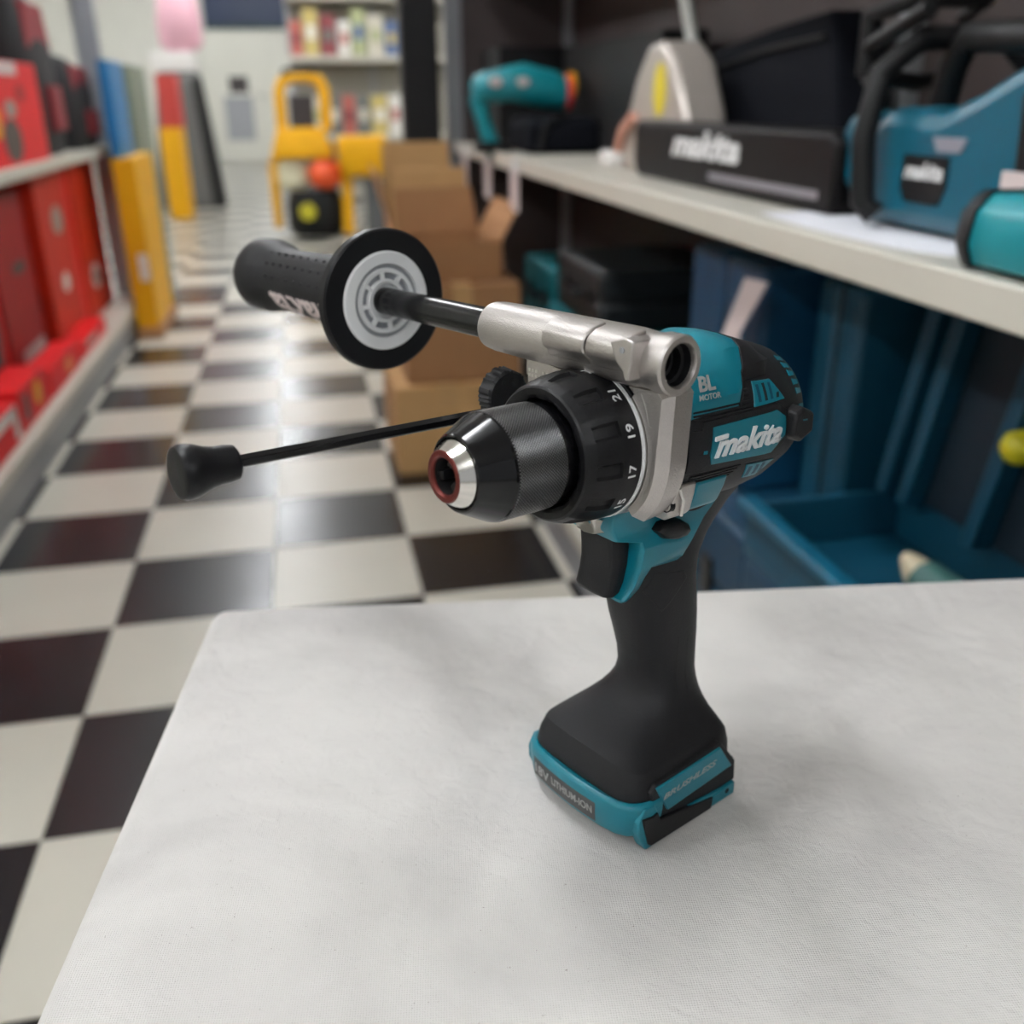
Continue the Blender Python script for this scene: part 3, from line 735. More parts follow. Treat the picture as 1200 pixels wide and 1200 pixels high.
# ------------------------------------------------------------------ surroundings
def box_obj(name, lo, hi, m, parent=None, bevel=.004, seg=2, rotz=0):
    c = ((lo[0]+hi[0])/2, (lo[1]+hi[1])/2, lo[2])
    o = obj(name, bm_box([lo[i]-c[i] for i in range(3)], [hi[i]-c[i] for i in range(3)]), m, parent, bevel=bevel, seg=seg, loc=c)
    if rotz: o.rotation_euler = (0, 0, math.radians(rotz))
    return o
red = mat('red_card', (212, 10, 20), .55, spec=.25, var=.1, vscale=10)
red_d = mat('deep_red_card', (146, 6, 12), .55, spec=.25, var=.1, vscale=10)
red_o = mat('orange_red_card', (188, 40, 16), .6, spec=.25, var=.12, vscale=8)
ink = mat('dark_ink', (50, 44, 44), .5, var=.2, vscale=30)
grey_ink = mat('grey_ink', (150, 140, 132), .5, var=.1, vscale=30)
wht = mat('white_card', (222, 220, 216), .6, var=.03)
yel = mat('yellow_paint', (216, 158, 4), .5, spec=.3, var=.08, vscale=10)
blu = mat('blue_card', (10, 105, 160), .5, var=.08, vscale=10)
card = mat('brown_cardboard', (150, 108, 70), .8, var=.1, vscale=14)
card_l = mat('pale_cardboard', (186, 146, 96), .8, var=.1, vscale=14)
def printed(o, lo, hi, spec):
    """flat prints on the aisle-side (+x) face of a carton; spec: (kind, u, v, w, h, material), u along y and v up, both 0..1"""
    cx, cy, cz = o.location
    for kind, u, v, pw, ph, m in spec:
        y = lo[1]+(hi[1]-lo[1])*u-cy; z = lo[2]+(hi[2]-lo[2])*v-cz; x = hi[0]-cx
        if kind == 'box': bm = bm_box((x-.001, y-pw/2, z-ph/2), (x+.0012, y+pw/2, z+ph/2))
        else: bm = bm_prism([(y+pw/2*math.cos(k*math.pi/8), z+ph/2*math.sin(k*math.pi/8)) for k in range(16)], 'x', x-.001, x+.0014)
        obj('print', bm, m, o, smooth=False)
cartons = [
 ('red carton with grey tool print, nearest on the upper left shelf', (-1.15, 2.30, .775), (-.815, 2.98, 1.09), red, [('disc', .7, .5, .18, .12, ink), ('disc', .3, .5, .14, .1, yel), ('box', .5, .86, .5, .04, wht)]),
 ('red carton with yellow spot and dark print beside the black tool bag', (-1.15, 3.02, .775), (-.80, 3.66, 1.06), red, [('disc', .12, .45, .1, .1, yel), ('disc', .35, .25, .2, .12, ink), ('disc', .4, .55, .12, .05, grey_ink), ('disc', .62, .7, .1, .05, red_d), ('box', .35, .93, .34, .035, pink_white)]),
 ('red carton stacked on top of the nearest upper shelf carton', (-1.12, 2.42, 1.09), (-.83, 2.96, 1.42), red, [('box', .9, .5, .09, .3, grey_ink)]),
 ('faded red carton with dark tool print at the near end of lower shelf', (-1.2, 2.62, .13), (-.90, 3.12, .64), red, [('disc', .7, .35, .22, .26, ink), ('disc', .82, .78, .06, .07, yel), ('box', .4, .72, .16, .16, pink_white)]),
 ('deep red carton standing third from the grey end post', (-1.2, 3.16, .13), (-.90, 3.58, .69), red_d, [('disc', .6, .6, .16, .04, ink), ('box', .6, .1, .26, .07, pink_white)]),
 ('orange red carton with grey round prints, second from the grey end post', (-1.2, 3.62, .13), (-.865, 4.14, .745), red_o, [('disc', .5, .7, .16, .1, grey_ink), ('disc', .45, .35, .1, .07, wht), ('box', .88, .5, .06, .6, red)]),
 ('orange red carton touching the grey end post', (-1.2, 4.18, .13), (-.865, 4.70, .74), red_o, [('disc', .4, .25, .16, .1, wht), ('disc', .4, .25, .11, .06, ink), ('box', .88, .5, .1, .56, red)]),
 ('small red box with white frame lying nearest on the base deck', (-.89, 2.20, .13), (-.775, 2.66, .235), red, [('box', .55, .8, .38, .03, wht), ('box', .93, .5, .04, .08, wht)]),
 ('small red box with yellow spot lying second on the base deck', (-.89, 2.70, .13), (-.78, 3.02, .245), red, [('disc', .6, .55, .07, .07, yel), ('box', .2, .5, .05, .07, ink)]),
 ('small red box with orange spot lying third on the base deck', (-.86, 3.06, .13), (-.78, 3.46, .215), red, [('disc', .6, .5, .09, .05, mat('orange_ink', (225, 120, 40), .5))]),
 ('small flat red box lying furthest on the base deck', (-.86, 3.52, .13), (-.785, 4.0, .185), red, [('box', .4, .6, .2, .02, grey_ink)]),
]
for lb, lo, hi, m, spec in cartons:
    o = tag(box_obj('red_carton', lo, hi, m, bevel=.003), lb, 'carton', 'red cartons on the left shelf')
    printed(o, lo, hi, spec)
gp = [o for o in C.objects if o.name.startswith('gondola_shelf')]
o = box_obj('end_post', (-.87, 4.79, 0), (-.775, 4.83, 1.9), greyst, bevel=.003); o.parent = gp[0]; o.location -= gp[0].location
o = box_obj('end_post', (.54, 3.76, 0), (.60, 3.79, 1.9), greyst, bevel=.003); o.parent = gp[1]; o.location -= gp[1].location
o = box_obj('end_panel', (.60, 3.765, 0), (1.0, 3.785, 1.9), panelm, bevel=.003); o.parent = gp[1]; o.location -= gp[1].location
# tool bags on the upper left shelf
def tool_bag(lo, hi, label):
    cx, cy = (lo[0]+hi[0])/2, (lo[1]+hi[1])/2
    r = tag(empty('tool_bag', (cx, cy, lo[2])), label, 'bag', 'black and red tool bags')
    hx, hy, h = (hi[0]-lo[0])/2, (hi[1]-lo[1])/2, hi[2]-lo[2]
    def ring(s, z, n=4): return [(hx*s*math.copysign(abs(math.cos(u))**(2/n), math.cos(u)), hy*s*math.copysign(abs(math.sin(u))**(2/n), math.sin(u)), z) for u in [k*math.pi/14 for k in range(28)]]
    fab = mat('bag_fabric', (20, 19, 21), .8, var=.2, vscale=40, bump=.3, bscale=400)
    obj('bag_body', bm_loft([ring(.93, 0), ring(1, .02), ring(1, h*.6), ring(.9, h*.82), ring(.6, h*.95), ring(.3, h)]), fab, r, angle=60)
    obj('side_pocket', bm_loft([[(hx+d, y*k, z) for y, z in ((-hy*.2, h*.14), (hy*.5, h*.14), (hy*.45, h*.4), (-hy*.2, h*.4))] for d, k in ((-.02, 1), (.02, .92))]), mat('bag_red', (120, 16, 26), .7), r, bevel=.004)
    obj('zip_panel', bm_loft([[(hx*.8+d, y*k, z) for y, z in ((-hy*.7, h*.6), (hy*.7, h*.6), (hy*.5, h*.85), (-hy*.5, h*.85))] for d, k in ((-.04, 1), (.03, .95))]), mat('bag_red', (120, 16, 26), .7), r, bevel=.004)
    obj('handle', bm_tube([(0, -hy*.4, h*.92), (0, -hy*.3, h*1.12), (0, 0, h*1.2), (0, hy*.3, h*1.12), (0, hy*.4, h*.92)], .014, 8), fab, r)
tool_bag((-1.18, 3.70, .775), (-.83, 4.22, 1.34), 'black tool bag with dark red pockets beside the red carton')
tool_bag((-1.18, 4.24, .775), (-.81, 4.77, 1.13), 'black tool bag with dark red pockets beside the grey end post')
o = tag(box_obj('grey_carton', (-1.05, 3.86, 1.42), (-.82, 4.75, 1.75), grey_ink, bevel=.004), 'plain grey carton above the black tool bags', 'carton')
o2 = box_obj('shelf_board', (-1.22, 1.2, 1.395), (-.83, 4.78, 1.42), cream); o2.parent = gp[0]; o2.location -= gp[0].location
# yellow and blue display beyond the left shelf end
def stand_box(name, lo, hi, m, label, cat, prints=()):
    o = tag(box_obj(name, lo, hi, m), label, cat); printed(o, lo, hi, prints)
    cx, cy, cz = o.location
    for (x, z, pw, ph, pm) in [p for p in prints if len(p) == 5]: pass
    return o
pal = tag(box_obj('pallet_board', (-.745, 4.40, 0), (-.635, 5.0, .045), card), 'low tan board under the yellow display boxes', 'board')
yb = tag(box_obj('yellow_carton', (-.742, 4.43, .045), (-.652, 4.97, .735), yel), 'tall yellow carton with white patch just past the grey end post', 'carton')
obj('print', bm_box((.0, -.2722, .20), (.04, -.2698, .31)), wht, yb, smooth=False)
bb = tag(box_obj('blue_carton', (-.742, 4.45, .735), (-.70, 4.8, 1.10), blu), 'narrow blue carton standing on the yellow carton', 'carton')
tag(box_obj('yellow_carton', (-1.12, 9.2, 0), (-.95, 9.6, .74), yel), 'second yellow carton further down the left side of the aisle', 'carton')
tag(box_obj('green_grey_carton', (-.80, 5.06, 0), (-.70, 5.5, 1.10), mat('sage_card', (120, 128, 112), .6)), 'tall grey green carton behind the blue carton', 'carton')
tag(box_obj('red_display', (-1.10, 9.22, .74), (-.94, 9.58, 1.15), mat('brick_red_card', (176, 52, 44), .6)), 'brick red box standing on the far yellow carton', 'display')
# covered grey unit and the things on it near the far end
gc = tag(empty('covered_stand', (-1.02, 10.4, 0)), 'grey fabric covered stand widening to the floor at the aisle end', 'stand')
gfab = mat('grey_cover', (92, 92, 90), .8, var=.1, vscale=6)
obj('cover', bm_loft([[(x*sx, y*sx, z) for x, y in ((-.26, -.26), (.26, -.26), (.26, .26), (-.26, .26))] for sx, z in ((1.12, 0), (1.05, .3), (.85, .85), (.72, 1.16), (.6, 1.2))]), gfab, gc, bevel=.02)
obj('dark_side', bm_loft([[(x+d, -.27*k, z) for x, z, k in ((.20, .02, 1.1), (.31, .02, 1.1), (.21, 1.14, .75), (.12, 1.14, .75))] for d in (0, .01)] ), mat('dark_cover', (52, 52, 52), .8), gc)  # darker sheet along one side of the cover
tag(box_obj('white_carton', (-1.24, 10.25, 1.2), (-.84, 10.55, 1.36), wht, bevel=.01), 'white carton lying on top of the covered stand', 'carton')
pk = mat('pink_plastic', (208, 160, 172), .5, var=.1, vscale=8)
o = obj('pink_bag', bm_loft([[(.2*s*math.cos(k*math.pi/8), .12*s*math.sin(k*math.pi/8), z) for k in range(16)] for s, z in ((.6, 0), (.95, .06), (1, .25), (.85, .45), (.4, .52))]), pk, loc=(-.96, 10.4, 1.36))
tag(o, 'rounded pink bag standing on the white carton', 'bag')
# far end: door, sign, machine niche, shelving with goods
dr_ = obj('door_1', bm_box((-.54, -.03, 0), (.54, 0, 1.96)), mat('door_paint', (205, 204, 194), .5), loc=(-.82, 18, 0), bevel=.006)
tag(dr_, 'pale painted door in the far wall', kind='structure')
obj('door_window', bm_box((-.17, -.04, 1.05), (.13, -.03, 1.3)), ink, dr_, smooth=False)
obj('door_louvre', bm_box((-.28, -.04, .32), (.18, -.03, 1.0)), greyst, dr_, smooth=False)
obj('door_handle', bm_tube([(.4, -.03, 1.0), (.4, -.08, 1.0), (.3, -.08, 1.0)], .012, 8), greyst, dr_)
o = obj('wall_sign', bm_box((-.72, -.04, 0), (.72, 0, .6)), mat('navy_sign', (12, 34, 66), .4), loc=(-.55, 18, 1.99), bevel=.004)
obj('sign_border', bm_box((-.72, -.045, 0), (.72, -.035, .07)), mat('dark_green', (14, 46, 44), .4), o, smooth=False)
tag(o, 'wide dark navy sign with green lower border above the pale door', 'sign')
fs = tag(empty('goods_rack', (.62, 10.6, 0)), 'cream steel rack full of coloured goods across the aisle end', 'shelf')
for z in (.10, .62, 1.33, 1.86): obj('shelf_board', bm_box((-.62, -.2, z-.05), (1.0, .25, z)), cream, fs, bevel=.004)
for x in (-.6, .2, .98): obj('upright', bm_box((x-.02, .22, 0), (x+.02, .28, 2.3)), greyst, fs, bevel=.003)
obj('back_panel', bm_box((-.62, .25, 0), (1.0, .27, 2.3)), mat('rack_back', (150, 146, 134), .6), fs)
cols = [((176, 96, 86), 'red'), ((205, 200, 185), 'cream'), ((196, 178, 110), 'yellow'), ((130, 62, 66), 'maroon'), ((170, 176, 132), 'lime'), ((228, 226, 220), 'white'), ((110, 112, 108), 'grey'), ((90, 110, 150), 'blue')]
gi = 0
place = {1.33: 'top', .62: 'middle'}
for z in (1.33, .62):
    x = .03
    seq = [0, 2, 3, 5, 4, 1, 7] if z > 1 else [3, 1, 6, 0, 6, 2, 5]
    for si, k in enumerate(seq):
        wd = .11+.02*((si*7) % 3); hg = (.30+.05*((si*5) % 3)) if z > 1 else (.36+.09*((si*3) % 3))
        y0 = 10.42
        c, nm = cols[k]
        m = mat('goods_'+nm, c, .6, var=.1, vscale=20)
        o = empty('shop_good', (x+wd/2, y0+.08, z))
        tag(o, '%s boxed good standing %s from the left on the %s rack shelf' % (nm, ('first', 'second', 'third', 'fourth', 'fifth', 'sixth', 'seventh')[si], place[z]), 'box', 'goods on the far rack')
        obj('carton', bm_box((-wd/2, -.08, 0), (wd/2, .08, hg)), m, o, bevel=.004)
        obj('label_print', bm_box((-wd*.32, -.0815, hg*.35), (wd*.32, -.08, hg*.65)), mat('goods_'+cols[(k+3) % 8][1], cols[(k+3) % 8][0], .6, var=.1, vscale=20), o, smooth=False)
        x += wd+.02
# yellow machines on the floor
blk = mat('machine_black', (18, 18, 19), .5, spec=.25, var=.15, vscale=10)
m1 = tag(empty('yellow_machine', (.04, 7.8, 0)), 'yellow petrol machine with arched frame, orange cap and black base', 'machine')
obj('base_drum', bm_loft([[(.06+.21*s*math.cos(k*math.pi/10), .2*s*math.sin(k*math.pi/10), z) for k in range(20)] for s, z in ((.8, .0), (1, .06), (1, .24), (.85, .33))]), blk, m1, angle=50)
obj('badge', bm_prism([(-.0+.06*math.cos(k*math.pi/8), .19+.06*math.sin(k*math.pi/8)) for k in range(16)], 'y', -.222, -.19), mat('lime_yellow', (190, 180, 40), .5), m1)
obj('side_frame', bm_tube([(-.22, 0, .06), (-.22, 0, .5), (-.16, 0, .62)], .035, 10), yel, m1)
obj('tank', bm_loft([[(-.08+.12*s*math.cos(k*math.pi/8), .1*s*math.sin(k*math.pi/8), z) for k in range(16)] for s, z in ((.7, .33), (1, .37), (1, .50), (.7, .55))]), mat('cream_tank', (205, 200, 170), .5), m1)
bmx = bmesh.new(); bmesh.ops.create_uvsphere(bmx, u_segments=20, v_segments=12, radius=.115)
for v in bmx.verts: v.co = Vector((v.co.x*1.15+.15, v.co.y-.06, v.co.z+.44))
obj('fuel_cap', bmx, mat('orange_plastic', (222, 84, 38), .4), m1)
obj('engine_cover', bm_loft([[(x*s-.02, y*s, z) for x, y in ((-.2, -.14), (.24, -.14), (.24, .14), (-.2, .14))] for s, z in ((1, .55), (1, .60), (.78, .74), (.7, .76))]), yel, m1, bevel=.02)
obj('arch_frame', bm_tube([(-.13, 0, .74), (-.13, 0, 1.0), (-.1, 0, 1.07), (-.02, 0, 1.1), (.09, 0, 1.1), (.16, 0, 1.07), (.19, 0, 1.0), (.19, 0, .74)], .042, 10), yel, m1)
obj('control_panel', bm_box((-.07, -.02, .72), (.11, .04, .98)), ink, m1, bevel=.01)
obj('arch_top_pad', bm_tube([(-.1, 0, 1.12), (.14, 0, 1.12)], .035, 8), blk, m1)
m2 = tag(empty('yellow_machine', (.45, 7.7, 0)), 'yellow machine with grey front column beside the arched frame machine', 'machine')
obj('hopper', bm_loft([[(x*s, y*s, z) for x, y in ((-.16, -.16), (.2, -.16), (.2, .16), (-.16, .16))] for s, z in ((.75, .42), (1, .5), (1, .66), (.9, .7))]), yel, m2, bevel=.02)
obj('column', bm_box((.02, -.1, .0), (.16, .1, .44)), mat('machine_grey', (80, 82, 82), .5), m2, bevel=.01)
obj('leg', bm_tube([(-.12, -.05, .01), (-.1, 0, .48)], .04, 10), yel, m2)
obj('leg', bm_tube([(-.12, .12, .01), (-.1, .08, .48)], .04, 10), yel, m2)
# black column at the shelf end
cb = tag(empty('black_column', (.435, 3.66, 0)), 'tall black square column standing behind the brown cartons', 'column')
obj('shaft', bm_box((-.063, -.05, .02), (.063, .05, 2.9)), mat('column_black', (14, 14, 17), .8, var=.15, vscale=20), cb, bevel=.008)
obj('foot_plate', bm_box((-.09, -.07, 0), (.09, .07, .02)), blk, cb, bevel=.003)
# brown cartons at the end of the right shelf
def carton(lo, hi, m, label, rotz=0, flaps=()):
    cx, cy = (lo[0]+hi[0])/2, (lo[1]+hi[1])/2
    r = tag(empty('cardboard_box', (cx, cy, lo[2]), math.radians(rotz)), label, 'box', 'brown cardboard boxes at the shelf end')
    hx, hy, h = (hi[0]-lo[0])/2, (hi[1]-lo[1])/2, hi[2]-lo[2]
    if not flaps:
        b = obj('box_body', bm_box((-hx, -hy, 0), (hx, hy, h)), m, r, bevel=.004)
        obj('tape', bm_box((-.025, -hy-.0008, h*.75), (.025, hy, h+.0008)), mat('packing_tape', (178, 140, 92), .3), b, smooth=False)
    else:
        t = .005
        for lo2, hi2 in (((-hx, -hy, 0), (hx, -hy+t, h)), ((-hx, hy-t, 0), (hx, hy, h)), ((-hx, -hy+t, 0), (-hx+t, hy-t, h)), ((hx-t, -hy+t, 0), (hx, hy-t, h)), ((-hx+t, -hy+t, 0), (hx-t, hy-t, t))):
            obj('box_wall', bm_box(lo2, hi2), m, r, smooth=False)
        for side_, ang, ln in flaps:
            a = math.radians(ang); dx, dz = math.cos(a)*ln, math.sin(a)*ln
            if side_ == 'l': q = [(-hx, y, h) for y in (-hy, hy)] + [(-hx-dx, y, h+dz) for y in (hy*.95, -hy*.95)]
            elif side_ == 'r': q = [(hx, y, h) for y in (-hy, hy)] + [(hx+dx, y, h+dz) for y in (hy*.95, -hy*.95)]
            elif side_ == 'f': q = [(x, -hy, h) for x in (-hx, hx)] + [(x, -hy-dx, h+dz) for x in (hx*.95, -hx*.95)]
            else: q = [(x, hy, h) for x in (-hx, hx)] + [(x, hy+dx, h+dz) for x in (hx*.95, -hx*.95)]
            obj('flap', bm_loft([q, [(x+.002, y+.003, z+.004) for x, y, z in q]]), m, r, smooth=False)
    return r
carton((.195, 2.50, 0), (.482, 2.88, .245), card_l, 'low tan cardboard box standing on the floor in front of the others')
carton((.235, 2.53, .245), (.545, 2.86, .50), card, 'brown cardboard box stacked on the low tan box')
carton((.26, 2.98, 0), (.485, 3.30, .60), card_l, 'tall tan cardboard box with raised flaps behind the stacked pair', 0, (('l', 75, .16), ('b', 80, .22), ('f', 100, .16)))
carton((.50, 2.52, .50), (.73, 2.84, .60), card, 'small open brown box tipped on top of the stacked box', 8, (('l', 60, .12), ('r', 50, .1), ('b', 70, .12))) if False else None
carton((.265, 2.60, .50), (.50, 2.84, .60), card, 'small open brown box on top of the stacked box', 6, (('r', 60, .10), ('b', 70, .12)))
# ------------------------------------------------------------------ right shelf, upper board
SZ = .80
# price tags hanging from the rail
for (y, lb) in ((3.45, 'furthest'), (3.03, 'middle'), (2.64, 'nearest')):
    t = tag(empty('price_tag', (.552, y, SZ-.10)), 'pale price tag hanging from the shelf edge, %s of three' % lb, 'tag', 'price tags on the shelf edge')
    obj('card', bm_box((-.001, -.05, -.03), (.001, .05, .075)), pink_white, t, smooth=False)
    obj('clip', bm_box((-.003, -.012, .07), (.006, .012, .10)), white, t, smooth=False)
# teal tool with pistol handle and black bag at the far end of the shelf
tl = tag(empty('cordless_tool', (.68, 3.02, SZ)), 'bright teal cordless tool with pistol handle and red yellow tip', 'tool')
bt = mat('bright_teal', (8, 130, 140), .4, var=.08, vscale=20)
def tube_x(prof, m, nm, p, n=20, z=0): return obj(nm, bm_loft([[(x, r*math.cos(k*2*math.pi/n), zc+r*1.15*math.sin(k*2*math.pi/n)) for k in range(n)] for x, r, zc in prof]), m, p, angle=50)
tube_x([(-.17, .02, .17), (-.16, .035, .17), (-.06, .042, .185), (-.02, .048, .185), (.08, .045, .165), (.105, .04, .16)], bt, 'body', tl)
obj('handle', bm_tube([(-.155, 0, .15), (-.14, 0, .09), (-.12, 0, .03), (-.10, 0, .0)], [.026, .022, .024, .03], 12), bt, tl)
tube_x([(.104, .041, .16), (.12, .042, .16)], mat('signal_red', (220, 50, 50), .4), 'red_collar', tl)
tube_x([(.119, .036, .175), (.135, .03, .18)], yel, 'yellow_nose', tl)
for x in (-.11, -.03): obj('sticker', bm_prism([(x+.018*math.cos(k*math.pi/6), .19+.014*math.sin(k*math.pi/6)) for k in range(12)], 'y', -.0515, -.04), pink_white, tl)
obj('battery', bm_box((-.165, -.035, 0), (-.06, .035, .03)), blk, tl, bevel=.006)
navy_f = mat('navy_fabric', (14, 16, 22), .85, spec=.1, var=.2, vscale=30, bump=.3, bscale=300)
bg_ = tag(empty('soft_case', (.745, 2.98, SZ)), 'black soft case lying under the bright teal tool', 'case')
obj('case_body', bm_loft([[(x*s, y*s, z) for x, y in ((-.11, -.14), (.10, -.14), (.10, .14), (-.11, .14))] for s, z in ((.94, 0), (1, .015), (1, .08), (.8, .10))]), navy_f, bg_, bevel=.01)
obj('strap', bm_tube([(-.08, -.145, .01), (-.06, -.147, .08), (0, -.12, .10)], .008, 8), blk, bg_)
# black boxes behind
tag(box_obj('black_carton', (.84, 2.35, SZ), (.955, 3.25, 1.09), blk), 'long black carton standing against the back panel behind the teal tool', 'carton')
tag(box_obj('black_carton', (.66, 3.38, SZ), (.93, 3.68, 1.10), blk), 'square black carton standing behind the bright teal tool at the shelf end', 'carton')
# silver guard with yellow sticker
sgd = tag(empty('metal_saw', (.76, 2.03, SZ)), 'silver domed saw guard with yellow sticker and pale foot', 'saw')
prof_g = [(.245, 0), (.235, .03), (.19, .09), (.12, .19), (.05, .245), (-.02, .25), (-.09, .215), (-.16, .12), (-.19, .03), (-.19, 0)]
obj('guard', bm_prism(prof_g, 'x', -.045, .045), mat('silver_paint', (186, 178, 170), .35, .4), sgd, bevel=.014, seg=3)
obj('sticker', bm_prism([(-.03+.035*math.cos(k*math.pi/8), .16+.05*math.sin(k*math.pi/8)) for k in range(16)], 'x', -.047, -.04), mat('sticker_yellow', (225, 205, 30), .5), sgd)
obj('foot', bm_box((-.07, .20, 0), (-.02, .30, .035)), wht, sgd, bevel=.008)
obj('lever', bm_tube([(-.05, .22, .03), (-.055, .17, .08), (-.055, .10, .11)], .011, 8), mat('salmon_plastic', (205, 150, 130), .5), sgd)
pr = tag(empty('steel_bar', (.832, 1.97, SZ)), 'pale flat steel bar leaning upright behind the silver saw guard', 'bar')
obj('bar', bm_loft([[(x, y+o_, z) for x, y in ((-.006, -.022), (.006, -.022), (.006, .022), (-.006, .022))] for z, o_ in ((.0, 0), (.25, .17), (.45, .30))]), mat('pale_steel', (196, 200, 196), .4, .3), pr, bevel=.002)
obj('bar_end', bm_box((-.012, -.03, 0), (.012, .03, .02)), wht, pr, bevel=.003)
# black hanging soft bag
sb = tag(empty('storage_bag', (.90, 1.80, SZ)), 'black storage bag standing behind the long black scabbard', 'bag')
obj('bag_body', bm_loft([[(x, y, z) for y, z in ((.27, 0), (.29, .10), (.27, .235), (.0, .26), (-.20, .275), (-.23, .22), (-.29, .02), (-.28, 0))] for x in (-.05, .045)]), navy_f, sb, bevel=.014, seg=3)
obj('seam', bm_tube([(-.052, .24, .20), (-.054, 0, .225), (-.052, -.2, .235)], .005, 6), blk, sb)
# scabbard with lettering
sc = tag(empty('bar_scabbard', (.715, 1.62, SZ)), 'long black chain bar scabbard with white lettering lying on the shelf', 'cover')
sblk = mat('scabbard_black', (15, 12, 13), .5, spec=.15, var=.1, vscale=20)
obj('sheath', bm_prism([(.41, .005), (.425, .03), (.425, .085), (.41, .105), (-.38, .105), (-.40, .09), (-.40, .01), (-.385, 0), (.39, 0)], 'x', -.035, .03), sblk, sc, bevel=.008, seg=3)
obj('grey_stripe', bm_box((-.0358, -.36, .018), (-.034, .02, .03)), mat('stripe_grey', (120, 116, 122), .5), sc, smooth=False)
obj('lettering', bm_text('makita', lambda gx, gy, gz: Vector((-.0352-gz, .20-gx, .048+gy)), .30, .045, .0012, shear=.3, bold=.04), white, sc, smooth=False)
# chainsaw
cs = tag(empty('chainsaw', (.75, 1.03, SZ+.0015)), 'teal cordless chainsaw with black front handle resting on white paper', 'chainsaw')
cteal = mat('deep_teal_plastic', (0, 82, 102), .35, var=.06, vscale=20)
obj('body', bm_prism([(.13, .005), (.15, .05), (.14, .10), (.08, .135), (-.02, .13), (-.08, .15), (-.14, .175), (-.30, .175), (-.33, .15), (-.33, .02), (-.30, .005)], 'x', -.075, .075), cteal, cs, bevel=.02, seg=3)
obj('sprocket_cover', bm_prism([(.17, .02), (.215, .05), (.225, .09), (.20, .125), (.15, .13), (.12, .02)], 'x', -.055, .04), cteal, cs, bevel=.014, seg=3)
obj('front_handle', bm_tube([(-.085, .06, .016), (-.098, .07, .03), (-.1, .08, .10), (-.085, .085, .17), (-.04, .085, .205), (.06, .08, .21), (.1, .07, .17), (.1, .065, .05)], .014, 12), blk, cs)
obj('hand_guard', bm_tube([(-.05, .18, .17), (-.05, .185, .235), (-.03, .12, .25), (.06, .12, .25), (.08, .185, .235), (.08, .18, .17), (.02, .175, .16), (-.05, .18, .17)], .011, 10), blk, cs)
obj('guard_crossbar', bm_tube([(-.05, .18, .20), (-.05, .06, .235)], .010, 8), blk, cs)
obj('top_handle', bm_tube([(-.0, .09, .12), (-.0, .075, .18), (-.0, .05, .205), (-.0, -.08, .20), (-.0, -.12, .18), (0, -.135, .14)], .017, 12), blk, cs)
obj('side_recess', bm_prism([(-.15, .15), (-.16, .05), (-.28, .05), (-.28, .16), (-.2, .165)], 'x', -.0772, -.06), blk, cs, bevel=.004)
obj('side_stripe', bm_box((-.079, -.30, .062), (-.07, -.145, .078)), pink_white, cs, smooth=False)
nb = obj('name_plate', bm_prism([(.03, .085), (-.055, .085), (-.055, .055), (-.045, .035), (.02, .035), (.03, .05)], 'x', -.0766, -.06), blk, cs)
obj('lettering', bm_text('makita', lambda gx, gy, gz: Vector((-.0767-gz, .024-gx, .060+gy)), .072, .018, .0005, shear=.3, bold=.03), white, cs, smooth=False)
obj('vent_patch', bm_prism([(-.02, .105), (-.08, .105), (-.07, .09), (-.03, .09)], 'x', -.0766, -.06), mat('grey_pink', (130, 130, 140), .5), cs)
# paper under the chainsaw
bm = bm_loft([[(x, y, z) for x, y in ((.615, 1.29), (.80, 1.29), (.80, .90), (.70, .87), (.625, .88), (.605, .95), (.60, 1.13))] for z in (SZ, SZ+.0012)])
pp_ = obj('paper_sheet', bm, mat('white_paper', (236, 236, 242), .8, var=.02), smooth=False); tag(pp_, 'white paper sheet lying beneath the chainsaw', 'paper')
# teal tool at the right border
rt_ = tag(empty('cordless_tool', (.625, .72, SZ)), 'rounded teal tool with black bumper at the shelf front, right border', 'tool')
obj('body', bm_loft([[(x*s, y, .034+z*s) for x, z in ((-.036, -.03), (.036, -.03), (.044, -.01), (.04, .025), (.025, .036), (-.025, .036), (-.04, .02), (-.044, -.01))] for y, s in ((.105, .62), (.098, .84), (.08, .94), (-.06, .96), (-.12, .9))]), bt, rt_, angle=50, bevel=.003)
obj('bumper', bm_loft([[(x*s, y, .034+z*s) for x, z in ((-.036, -.03), (.036, -.03), (.044, -.01), (.04, .025), (.025, .036), (-.025, .036), (-.04, .02), (-.044, -.01))] for y, s in ((.112, .55), (.108, .8), (.09, 1.0), (.078, 1.02))]), rubber, rt_, angle=50)
obj('knob', bm_tube([(.0, .03, .06), (.0, .03, .085)], [.02, .016], 12), greyprint, rt_)
